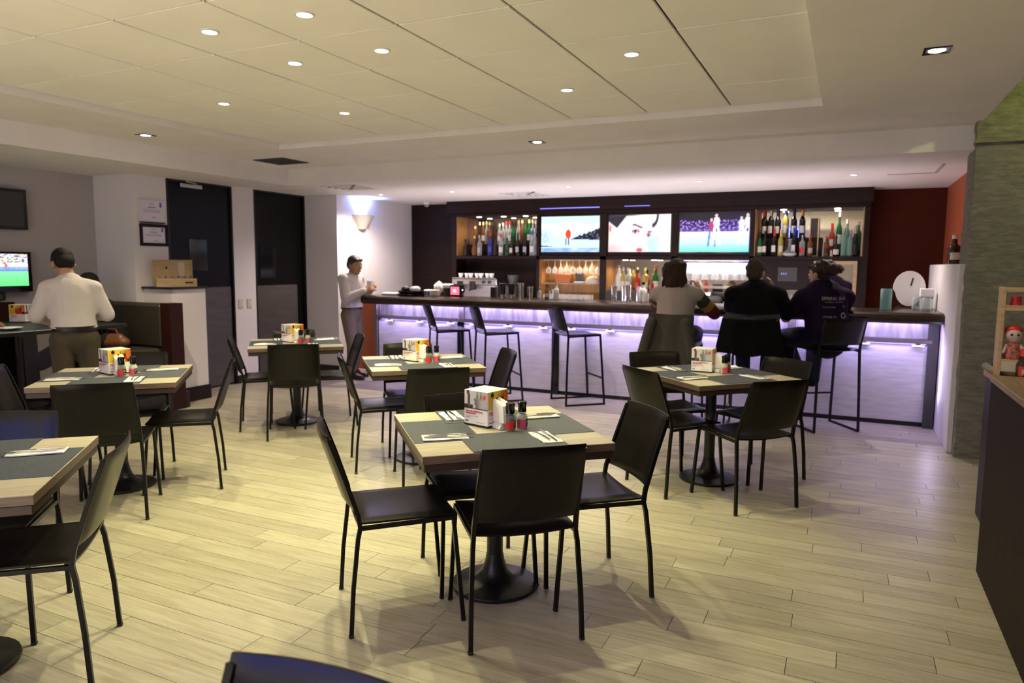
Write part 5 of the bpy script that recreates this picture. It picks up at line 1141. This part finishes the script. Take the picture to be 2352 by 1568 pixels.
for rowl, yy, z0, nm in ((S1F, 9.265, 1.6225, 'front'), (S1B, 9.43, 1.7905, 'back')):
    for k, (p, h, kd, c, cp, lb) in enumerate(rowl):
        bottle(min(X1(p), -4.005), yy + random.uniform(-.012, .012), z0, h, kd, c, cp, lb, '%s from left in the %s row, upper left niche: %s bottle, %s cap' % (ORD[k], nm, GL[c][0], cp), 'bottles in the upper left niche', .034)
X2 = lambda p: -1.06 + (p / 6.03 + 1720 - 1735) * .0048
S2B = [(165, .36, 'wine', 'black', 'red', 'cream'), (262, .37, 'wine', 'black', 'cream', 'white'), (362, .355, 'wine', 'black', 'black', 'cream'), (478, .38, 'wine', 'yellow', 'blue', 'white'), (598, .365, 'wine', 'black', 'black', 'white'), (720, .365, 'wine', 'black', 'orange', 'white')]
S2F = [(150, .30, 'wine', 'green', 'black', 'cream'), (240, .31, 'wine', 'black', 'black', 'cream'), (375, .33, 'wine', 'black', 'red', 'white'), (468, .32, 'wine', 'yellow', 'gold', 'cream'), (560, .33, 'wine', 'brown', 'black', None), (655, .34, 'wine', 'black', 'blue', 'white'),
       (775, .255, 'square', 'clear', 'silver', 'red'), (885, .25, 'square', 'amber', 'red', 'silver'), (1110, .24, 'square', 'amber', 'red', 'black'), (1240, .24, 'round', 'black', 'black', 'cream'), (1345, .33, 'square', 'pale', 'silver', None), (1425, .31, 'square', 'pale', 'silver', None), (1495, .36, 'wine', 'black', 'silver', 'black')]
S2C = [(1172, .32, 'spirit', 'red', 'red', 'white'), (1268, .46, 'spirit', 'green', 'white', 'white'), (1378, .36, 'spirit', 'pale', 'white', None), (1535, .34, 'spirit', 'green', 'silver', None)]
for rowl, yy, z0, nm in ((S2B, 9.45, 1.8505, 'back'), (S2F, 9.265, 1.6225, 'front'), (S2C, 9.45, 1.7005, 'right rear')):
    for k, (p, h, kd, c, cp, lb) in enumerate(rowl):
        x = X2(p) + (.02 if nm == 'back' else 0)
        bottle(min(max(x, -1.0), .09), yy, z0, h, kd, c, cp, lb, '%s from left in the %s row, upper right niche: %s bottle, %s cap' % (ORD[k], nm, GL[c][0], cp), 'bottles in the upper right niche', .031)
fs = thing('framed_picture', 'tall narrow gilt frame among the bottles in the upper right niche', 'frame', (-.395, 9.38, 1.6225))
fr = MB()
for a in ((-.052, -.040, 0, .47), (.040, .052, 0, .47), (-.040, .040, .455, .47), (-.040, .040, 0, .012)): fr.box(a[0], a[1], -.008, .008, a[2], a[3], c=.002)
fr.build('frame', m_gold, fs); MB().box(-.04, .04, .0, .006, .012, .455).build('panel', m_dkgrey, fs)
dc = thing('decanter', 'wide-bottomed clear decanter in front of the wine bottles', 'decanter', (-.652, 9.245, 1.6225)); MB().lathe([(0, 0), (.05, 0), (.085, .02), (.075, .045), (.025, .09), (.017, .17), (.024, .21), (.022, .21), (.014, .17), (.0, .1)], 18).build('glass_body', m_clear, dc, smooth=50); MB().lathe([(0, .004), (.05, .004), (.078, .02), (.07, .036), (0, .036)], 18).build('contents', m_white, dc, smooth=50)

# hanging stemware, tumblers, bottles in the lower niches
def wineglass(s=1.0): return [(0, 0), (.034 * s, 0), (.034 * s, .003), (.006 * s, .007), (.0045 * s, .02), (.0045 * s, .085 * s), (.012 * s, .095 * s), (.036 * s, .125 * s), (.041 * s, .155 * s), (.034 * s, .20 * s), (.032 * s, .20 * s), (.038 * s, .155 * s), (.033 * s, .128 * s), (0, .10 * s)]
wg_me = MB().lathe([(r, -z) for r, z in wineglass(.9)], 14).mesh('wine_glass', m_glassw, 50)
wg2_me = MB().lathe([(r, -z) for r, z in wineglass(1.18)], 16).mesh('wine_glass', m_glassw, 50)
for rr, yy in enumerate((9.26, 9.35, 9.44)): MB().box(-3.90, -3.045, yy - .004, yy + .004, 1.560, 1.575).build('glass_rail', m_steel, cab)
for rr, yy in enumerate((9.27, 9.42)):
    for k in range(9): simple('wine_glass', wg_me, (-3.80 + k * .092 + rr * .03, yy, 1.5595), '%s hanging wine glass from left, %s row under the skier screen' % (ORD[k], ('front', 'rear')[rr]), 'wine glass', 'glasses hanging under the left screen')
for rr, yy in enumerate((9.27, 9.43)):
    for k in range(6): simple('wine_glass', wg2_me, (-1.84 + k * .125 + rr * .04, yy, 1.5595), '%s hanging wine glass from left, %s row under the football screen' % (ORD[k], ('front', 'rear')[rr]), 'wine glass', 'glasses hanging under the right screen')
    MB().box(-1.96, -1.08, yy - .004, yy + .004, 1.560, 1.575).build('glass_rail', m_steel, cab)
tum = MB().lathe([(0, 0), (.030, 0), (.034, .004), (.038, .10), (.036, .10), (.031, .012), (0, .01)], 14).mesh('tumbler', m_glassw, 40)
MB().box(-3.80, -3.08, 9.0, 9.19, .9505, 1.0).build('glass_tray', m_white, cab)
for rr, yy in enumerate((9.04, 9.14)):
    for k in range(8): simple('tumbler', tum, (-3.74 + k * .085 + rr * .02, yy, 1.0005), '%s upright tumbler from left, %s row under the skier screen' % (ORD[k], ('front', 'rear')[rr]), 'tumbler', 'tumblers under the left screen')
for k, (x, hh) in enumerate(((-3.66, .14), (-3.58, .16))): simple('stem_glass', MB().lathe([(0, 0), (.03, 0), (.006, .008), (.005, .09), (.024, .12), (.030, hh + .06), (.028, hh + .06), (.020, .125), (0, .11)], 12).mesh('stem_glass', m_clear, 50), (x, 8.93, .9505), ('left', 'right')[k] + ' of two tall stem glasses before the tumblers, left niche', 'glass')
bl = thing('bread_dome', 'beige domed cover on the glass shelf under the skier screen', 'dome', (-3.16, 9.33, 1.2505)); MB().lathe([(.11, 0), (.108, .03), (.09, .07), (.05, .095), (0, .1)], 20).build('dome', m_cream, bl, smooth=60); MB().lathe([(0, .098), (.012, .1), (.012, .115), (0, .118)], 10).build('knob', m_cream, bl, smooth=60)
simple('box', MB().box(-.05, .05, -.04, .04, 0, .14, c=.004).mesh('box', m_dkgrey), (-3.37, 9.36, 1.2505), 'dark grey carton on the glass shelf left of the beige dome', 'box')
simple('box', MB().box(-.11, .11, -.05, .05, 0, .12, c=.004).mesh('box', mat('orange_carton', (.45, .13, .04), .5)), (-3.62, 9.40, 1.2505), 'orange carton on the glass shelf under the skier screen', 'box')
simple('towel', MB().box(-.07, .07, -.05, .05, 0, .025, c=.01).mesh('towel', m_white), (-3.33, 9.24, 1.2505), 'folded white towel on the glass shelf before the grey carton', 'towel')
MB().box(-2.93, -2.08, 9.16, 9.53, 1.145, 1.16).build('bottle_step', m_black, cab); MB().box(-2.93, -2.08, 9.16, 9.17, .95, 1.145).build('bottle_step', m_black, cab)
X3 = lambda p: -2.94 + (p / 6.03 + 1370 - 1395) * .00597
for k, (p, h, kd, c, cp, lb) in enumerate([(290, .34, 'spirit', 'white', 'silver', 'white'), (352, .32, 'spirit', 'yellow', 'silver', 'cream'), (418, .31, 'spirit', 'clear', 'cream', 'white'), (545, .28, 'spirit', 'red', 'black', 'red'), (650, .31, 'square', 'yellow', 'gold', 'cream'), (795, .34, 'spirit', 'green', 'red', 'cream'), (915, .33, 'spirit', 'white', 'cream', 'white'), (975, .28, 'spirit', 'clear', 'black', 'cream')]):
    bottle(X3(p) + .02, 9.28, 1.1605, h, kd, c, cp, lb, '%s from left under the face screen: %s bottle with %s cap' % (ORD[k], GL[c][0], cp), 'bottles under the middle screen', .042)
# steel shakers, cups and bar things on the counter
def shaker(x, y_, h, m1, m2, label, r=.042):
    t = thing('shaker', label, 'shaker', (x, y_, BZ), 0, 'shakers on the bar'); MB().lathe([(0, 0), (r * .72, 0), (r * .78, h * .25), (r * .79, h * .26), (0, h * .26)], 16).build('base_cup', m2, t, smooth=40); MB().lathe([(0, h * .26), (r * .79, h * .26), (r, h), (r * .96, h), (r * .76, h * .3), (0, h * .28)], 16).build('tin', m1, t, smooth=40); MB().lathe([(r * .97, h - .002), (r * 1.03, h - .002), (r * 1.03, h + .004), (r * .97, h + .004)], 16).build('rim', m_steel, t, smooth=40)
shaker(-3.77, 7.74, .175, m_black, m_steel, 'left of two black mixing tins with steel bases on the bar'); shaker(-3.655, 7.75, .175, m_black, m_steel, 'right of two black mixing tins with steel bases on the bar')
shaker(-3.535, 7.75, .18, m_steel, m_steel, 'tall steel shaker on the bar right of the black tins'); shaker(-3.415, 7.76, .14, m_steel, m_steel, 'shorter steel shaker on the bar, fourth from left', .038)
bottle(-3.30, 7.78, BZ, .14, 'spirit', 'clear', 'silver', 'white', 'small clear jar on the bar right of the steel shakers', 'small bottles on the bar', .026); bottle(-3.215, 7.80, BZ, .17, 'spirit', 'amber', 'black', 'cream', 'small amber bottle on the bar right of the steel shakers', 'small bottles on the bar', .028)
bottle(-3.095, 7.80, BZ, .20, 'spirit', 'white', 'yellow', 'cream', 'white squeeze bottle with yellow cap on the bar', 'small bottles on the bar', .032)
simple('phone', MB().box(-.035, .035, -.03, .03, 0, .13, c=.006).mesh('phone', m_black), (-3.93, 7.82, BZ), 'narrow black box standing left of the black mixing tins', 'box')
for k in range(4): shaker(-2.42 + k * .085, 8.02 if k % 2 else 7.9, .16 + .01 * (k % 3), m_steel, m_steel, ORD[k] + ' steel cup from left in the bar cluster under the face screen', .036)
bottle(-2.07, 7.86, BZ, .22, 'spirit', 'white', 'black', 'white', 'white bottle on the bar beside the steel cups', 'small bottles on the bar', .045); bottle(-1.965, 7.86, BZ, .21, 'spirit', 'red', 'red', 'cream', 'red syrup bottle on the bar beside the steel cups', 'small bottles on the bar', .035)
for k, x in enumerate((-2.02, -1.92, -1.885)): simple('tumbler', tum, (x, 7.78 - .02 * k, BZ), ORD[k] + ' clear tumbler from left before the red syrup bottle', 'tumbler', 'tumblers on the bar')
cb = thing('caddy', 'square black bar caddy left of the woman in the grey top', 'caddy', (-1.80, 7.80, BZ)); MB().box(-.075, .075, -.05, .05, 0, .125, c=.006).build('case', m_black, cb); MB().box(.078, .115, -.03, .03, 0, .11, c=.004).build('side_tray', m_cream, cb)
for k in range(7): MB().tube([(-.06 + k * .02, .0, .12), (-.07 + k * .023, .0, .2 + .01 * (k % 3))], .004, 6).build('straw', m_glassw, cb)
# tray, tubs, cloths at the left end
tr = thing('tray_stack', 'two stacked round black trays with crumpled cloths at the bar end', 'tray', (-4.98, 7.62, BZ))
for z in (0, .035): MB().lathe([(0, z), (.17, z), (.185, z + .012), (.185, z + .030), (.178, z + .030), (.165, z + .012), (0, z + .010)], 28).build('tray', m_blackg, tr, smooth=40)
def crumple(name, loc, r, m_, label, cat):
    bm = bmesh.new(); bmesh.ops.create_icosphere(bm, subdivisions=3, radius=1)
    for v_ in bm.verts: d = 1 + .35 * mnoise.noise(v_.co * 2.2 + Vector(loc)) + .15 * mnoise.noise(v_.co * 5 + Vector(loc)); v_.co = Vector((v_.co.x * r[0], v_.co.y * r[1], v_.co.z * r[2])) * d
    lo = min(v_.co.z for v_ in bm.verts)
    for v_ in bm.verts: v_.co.z -= lo
    me = bpy.data.meshes.new(name); bm.to_mesh(me); bm.free(); me.materials.append(m_); me.shade_smooth(); return simple(name, me, loc, label, cat)
crumple('cloth', (-5.05, 7.60, BZ + .047), (.08, .06, .035), m_black, 'crumpled black cloth on the round trays', 'cloth'); crumple('cloth', (-4.92, 7.58, BZ + .047), (.07, .05, .035), m_white, 'crumpled white cloth on the round trays', 'cloth'); crumple('cloth', (-4.745, 7.86, BZ), (.06, .05, .085), m_white, 'bunched white cloth standing between trays and white tub', 'cloth')
simple('napkin', MB().box(-.12, .12, -.07, .07, 0, .035, c=.012).mesh('napkin', m_paper), (-5.28, 7.60, BZ), 'thick folded white napkins on the bar left of the trays', 'napkin')
tb = thing('white_tub', 'pair of white tubs with a blue print on the bar', 'tub', (-4.72, 7.66, BZ)); MB().box(-.095, .015, -.05, .05, 0, .085, c=.012).build('tub', m_white, tb); MB().box(.02, .10, -.05, .05, 0, .085, c=.012).build('tub', m_cream, tb); MB().box(-.07, -.045, -.0515, -.05, .02, .06).box(-.035, -.005, -.0515, -.05, .015, .055).build('printed_mark', m_blueprint, tb)
dk = thing('napkin_cup', 'black cup stuffed with white napkins behind the white tubs', 'cup', (-4.60, 7.86, BZ)); MB().lathe([(0, 0), (.05, 0), (.062, .10), (.058, .10), (.0, .02)], 16).build('cup', m_black, dk, smooth=40); MB().box(-.075, .075, -.04, .04, .085, .155, c=.018).build('napkins', m_paper, dk)
pos = thing('payment_tablet', 'small tablet with a glowing pink screen on the bar', 'tablet', (-4.42, 7.76, BZ), -.1); MB().box(-.088, .088, -.02, .03, 0, .145, c=.006).box(.09, .12, -.02, .01, .05, .12, c=.006).build('case', m_blackg, pos)
picture('screen_picture', .135, .10, 24, 18, lambda u, v: (1, .78, .82) if (u - .48) ** 2 + (v - .5) ** 2 < .03 else ((.98, .55, .62) if (u - .48) ** 2 + (v - .5) ** 2 < .07 else (.95, .42, .50)), attr_mat('lit_tablet', 1.1, .2), pos, T(-.012, -.0215, .022)); MB().lathe([(0, 0), (.008, 0), (.008, .003), (0, .003)], 10, M=T(.104, -.02, .085) @ Matrix.Rotation(PI / 2, 4, 'X')).build('status_lamp', mat('status_lamp', (.4, .6, 1), emit=(.5, .7, 1), estr=3), pos)
fr = MB(); fr.box(-.086, .062, -.024, -.02, .012, .022); fr.box(-.086, .062, -.024, -.02, .122, .132); fr.box(-.09, -.08, -.024, -.02, .022, .122); fr.box(.056, .066, -.024, -.02, .022, .122); fr.build('bezel', m_black, pos)
# right half of the bar
cy = thing('condiment_caddy', 'white caddy card with glasses between the black jacket and purple shirt', 'caddy', (-.50, 7.80, BZ), .1)
MB().box(-.13, .05, .03, .035, 0, .165).build('card', m_white, cy); MB().box(-.13, .10, -.06, .03, 0, .012, c=.003).build('tray', m_white, cy)
for x in (-.08, .02): MB().lathe([(0, .012), (.036, .012), (.040, .12), (.037, .12), (.033, .02), (0, .016)], 14, c=(x, -.02, 0)).build('glass', m_clear, cy, smooth=40)
MB().lathe([(0, .012), (.03, .012), (.036, .03), (.02, .05), (0, .055)], 14, c=(-.03, -.06, 0)).build('lemon_half', m_yellow, cy, smooth=50); MB().lathe([(0, 0), (.045, 0), (.052, .11), (.047, .15), (.044, .15), (.048, .11), (0, .01)], 16, c=(.12, -.02, 0)).build('jar', m_clear, cy, smooth=40); MB().lathe([(0, .004), (.042, .004), (.045, .05), (0, .05)], 14, c=(.12, -.02, 0)).build('contents', m_maroon, cy, smooth=40)
ph = thing('phone', 'lit phone propped up on the bar beside the purple shirt', 'phone', (-.30, 7.80, BZ), .1); MB().box(-.085, .085, -.006, .006, 0, .125, c=.004).box(-.04, .04, 0, .05, 0, .012).build('case', m_black, ph)
picture('screen_picture', .155, .10, 30, 20, lambda u, v: (.85, .45, .55) if (u - .2) ** 2 + (v - .35) ** 2 < .03 else ((.92, .94, 1) if v > .7 - .8 * abs(u - .55) and u > .12 else ((.2, .3, .75) if abs(u - .6) < .14 else (.75, .82, 1))), attr_mat('lit_tablet'), ph, T(0, -.0075, .012))
simple('tall_glass', MB().lathe([(0, 0), (.046, 0), (.050, .006), (.050, .19), (.047, .20), (.043, .20), (.045, .19), (.045, .012), (0, .01)], 18).mesh('tall_glass', glass('aqua_glass', (.55, .80, .78), .35), 40), (.345, 7.72, BZ), 'tall pale green water glass standing alone near the right bar end', 'glass')
wbd = thing('serving_board', 'white rounded board with a handle slot standing at the right bar end', 'board', (.56, 8.10, .99 + .106), .12)
n = 28; pts = [(.145 * math.cos(a) * (1 if math.sin(a) > -.2 else .86), .175 * math.sin(a) + .195) for a in [2 * PI * k / n for k in range(n)]]
MB().prism(pts, -.006, .006, M=Matrix.Rotation(PI / 2, 4, 'X')).build('board', m_white, wbd); MB().box(-.045, -.03, -.0075, -.005, .22, .30, M=Matrix.Rotation(.22, 4, 'Y')).build('handle_slot', m_black, wbd); MB().tube([(-.12, -.03, .004), (-.04, .02, .03)], .006, 6).tube([(.10, -.03, .004), (.04, .02, .03)], .006, 6).build('foot', m_black, wbd)
for k, (x, y_) in enumerate(((.615, 7.80), (.70, 7.86))): simple('glass_jar', MB().lathe([(0, 0), (.04, 0), (.046, .02), (.046, .10), (.035, .12), (.03, .12), (.04, .1), (.04, .02), (0, .01)], 16).mesh('glass_jar', m_clear, 40), (x, y_, BZ), ('left', 'right')[k] + ' cut glass jar before the white serving board', 'jar')
wb2 = thing('napkin_box', 'white napkin box behind the cut glass jars at the right bar end', 'napkin box', (.715, 8.03, BZ)); MB().box(-.06, .05, -.05, .05, 0, .10, c=.005).box(-.065, .055, -.055, .055, .12, .20, c=.005).build('case', m_white, wb2); MB().box(-.055, .045, -.045, .045, .10, .12).build('slot', m_black, wb2)
MB().box(.45, .79, 7.955, 8.25, .99, 1.095, c=.003).build('side_worktop', m_black, bar)
bottle(.875, 7.70, 1.5305, .27, 'spirit', 'brown', 'cream', 'cream', 'dark bottle with cream label on the white half wall', 'bottles on the half wall', .055)
dsh = thing('wall_shelf', 'small dark shelf edge on the orange wall beside the pillar', 'shelf', (.98, 7.30, 1.78)); MB().box(-.10, 0, -.08, .10, 0, .014, c=.002).build('board', m_darkwood, dsh); MB().box(-.06, 0, -.01, .01, -.05, 0).build('bracket', m_steel, dsh)
# espresso machine, grinder and cups in the left dark niche
es = thing('espresso_machine', 'steel two-group espresso machine in the dark lower left niche', 'espresso machine', (-4.78, 8.98, .9505))
MB().box(-.36, .36, -.10, .18, .255, .345, c=.01).build('body', m_steel, es); MB().box(-.34, .34, .06, .18, .05, .255).build('backsplash', m_brushed, es); MB().box(-.36, .36, -.16, .18, 0, .05, c=.006).build('drip_tray', m_kick, es); MB().box(-.35, .35, -.12, .16, .345, .36, c=.004).build('cup_tray', m_steel, es)
for s in (-1, 1): MB().box(s * .355 - .02, s * .355 + .02, -.10, .18, .05, .255, c=.005).build('side_panel', m_kick, es)
for x in (-.22, -.02): MB().lathe([(0, .19), (.035, .19), (.04, .255), (0, .255)], 14, c=(x, -.06, 0)).box(x - .045, x + .045, -.115, -.09, .20, .31, c=.004).tube([(x, -.08, .2), (x, -.2, .185)], .012, 8).build('group_head', m_black, es, smooth=40)
for x in (.16, .25): MB().lathe([(0, 0), (.024, 0), (.022, .025), (0, .025)], 14, M=T(x, -.10, .30) @ Matrix.Rotation(PI / 2, 4, 'X')).build('dial', m_black, es, smooth=40)
cup_me = MB().lathe([(0, 0), (.022, 0), (.034, .045), (.036, .06), (.033, .06), (.02, .008), (0, .006)], 14).mesh('coffee_cup', m_white, 40)
for k in range(7): simple('coffee_cup', cup_me, (-5.05 + k * .083, 8.99 + .03 * (k % 2), 1.3110), ORD[k] + ' coffee cup from the left on top of the espresso machine', 'cup', 'cups on the espresso machine')
gr = thing('coffee_grinder', 'black coffee grinder right of the espresso machine', 'grinder', (-4.22, 9.0, .9505)); MB().box(-.09, .09, -.10, .12, 0, .26, c=.02).build('body', m_black, gr); MB().lathe([(.05, .26), (.08, .38), (.08, .40), (0, .40)], 16).build('hopper', m_dkgrey, gr, smooth=40); MB().tube([(0, -.10, .15), (0, -.17, .14)], .012, 8).build('fork', m_steel, gr)
# framed mirror and dark display under the upper right niche
fm = thing('framed_mirror', 'wood framed mirror under the upper right bottle niche', 'mirror', (-.14, 9.215, 1.17)); MB().box(-.195, .195, -.006, 0, .035, .36).build('mirror_glass', m_mirror, fm)
fr = MB(); fr.box(-.235, .235, -.02, 0, 0, .035, c=.003); fr.box(-.235, .235, -.02, 0, .36, .40, c=.003); fr.box(-.235, -.195, -.02, 0, .035, .36, c=.003); fr.box(.195, .235, -.02, 0, .035, .36, c=.003); fr.build('frame', m_lightwood, fm)
ds_ = thing('wall_display', 'small dark glass display on the panel right of the black jacket', 'display', (-.66, 9.215, 1.32)); MB().box(-.11, .11, -.012, 0, 0, .17, c=.003).build('case', m_dkgrey, ds_)
for k in range(3): MB().box(-.07 + k * .025, -.062 + k * .025, -.0135, -.012, .08, .105).build('digit', mat('blue_digit', (.1, .1, .4), emit=(.2, .25, .9), estr=1), ds_)
ml = thing('mixer', 'dark grey mixer lying on the worktop under the football screen', 'mixer', (-1.55, 9.0, .9505)); b_ = MB(); b_.cap((-.10, 0, .13), (.12, 0, .13), .07, .05, 14); b_.cap((-.02, 0, .05), (-.02, 0, .13), .04, .035, 12); grow(b_, 'mixer_body', m_dkgrey, ml, .01, 2); MB().box(-.12, .10, -.07, .07, 0, .02, c=.005).build('base', m_dkgrey, ml)
simple('towel', MB().box(-.18, .18, -.08, .08, 0, .05, c=.015).mesh('towel', m_cream), (-1.42, 8.84, .9505), 'folded cream towel on the worktop under the football screen', 'towel')
sc2 = thing('ceiling_camera', 'small pale dome camera under the bar ceiling at the left back corner', 'camera', (-5.75, 9.2, 2.41)); MB().lathe([(0, 0), (.05, 0), (.05, -.025), (0, -.026)], 14).build('mount', m_white, sc2, smooth=40); MB().ball((0, 0, -.03), .038, 12, 8).build('dome', m_glassw, sc2, smooth=60)
# strap with a clasp hanging from the middle guest's stool
sp_ = thing('bag_strap', 'black strap with steel clasp hanging below the black jacket', 'strap', (-.93, 6.62, .16)); MB().tube([(0, 0, .58), (.005, 0, .3), (.012, 0, .10)], .008, 6).tube([(.03, 0, .58), (.03, 0, .3), (.028, 0, .06)], .008, 6).build('strap', m_black, sp_, smooth=60)
ringp = [(.012 + .022 * math.cos(a), 0, .075 + .022 * math.sin(a)) for a in [2 * PI * k / 14 for k in range(15)]]; MB().tube(ringp, .003, 6, caps=False).build('ring', m_black, sp_, smooth=60); MB().tube([(.028, 0, .06), (.03, 0, .03), (.024, 0, .0), (.036, 0, .0), (.034, 0, .03)], .0035, 6).build('clasp', m_steel, sp_, smooth=60)

hc_ = thing('white_cup', 'white cup wrapped in a cloth held by the waiter at the bar end', 'cup', (-5.545, 7.50, 1.16), 0)
MB().lathe([(0, 0), (.032, 0), (.046, .10), (.048, .115), (.044, .115), (.03, .01), (0, .008)], 18).build('cup', m_white, hc_, smooth=40)
b_ = MB(); b_.cap((-.03, -.03, .02), (-.02, .03, .05), .03, .022, 8); b_.cap((-.02, -.05, -.02), (-.03, -.02, .05), .022, .018, 8); grow(b_, 'cloth', m_paper, hc_, .008, 2)

cb2 = crumple('hanging_cloth', (-.235, .16, .62), (.055, .05, .16), mat('brown_cloth', (.035, .018, .010), .9), 'dark brown cloth hanging from the stand', 'cloth'); del cb2['category']; cb2.parent = st_
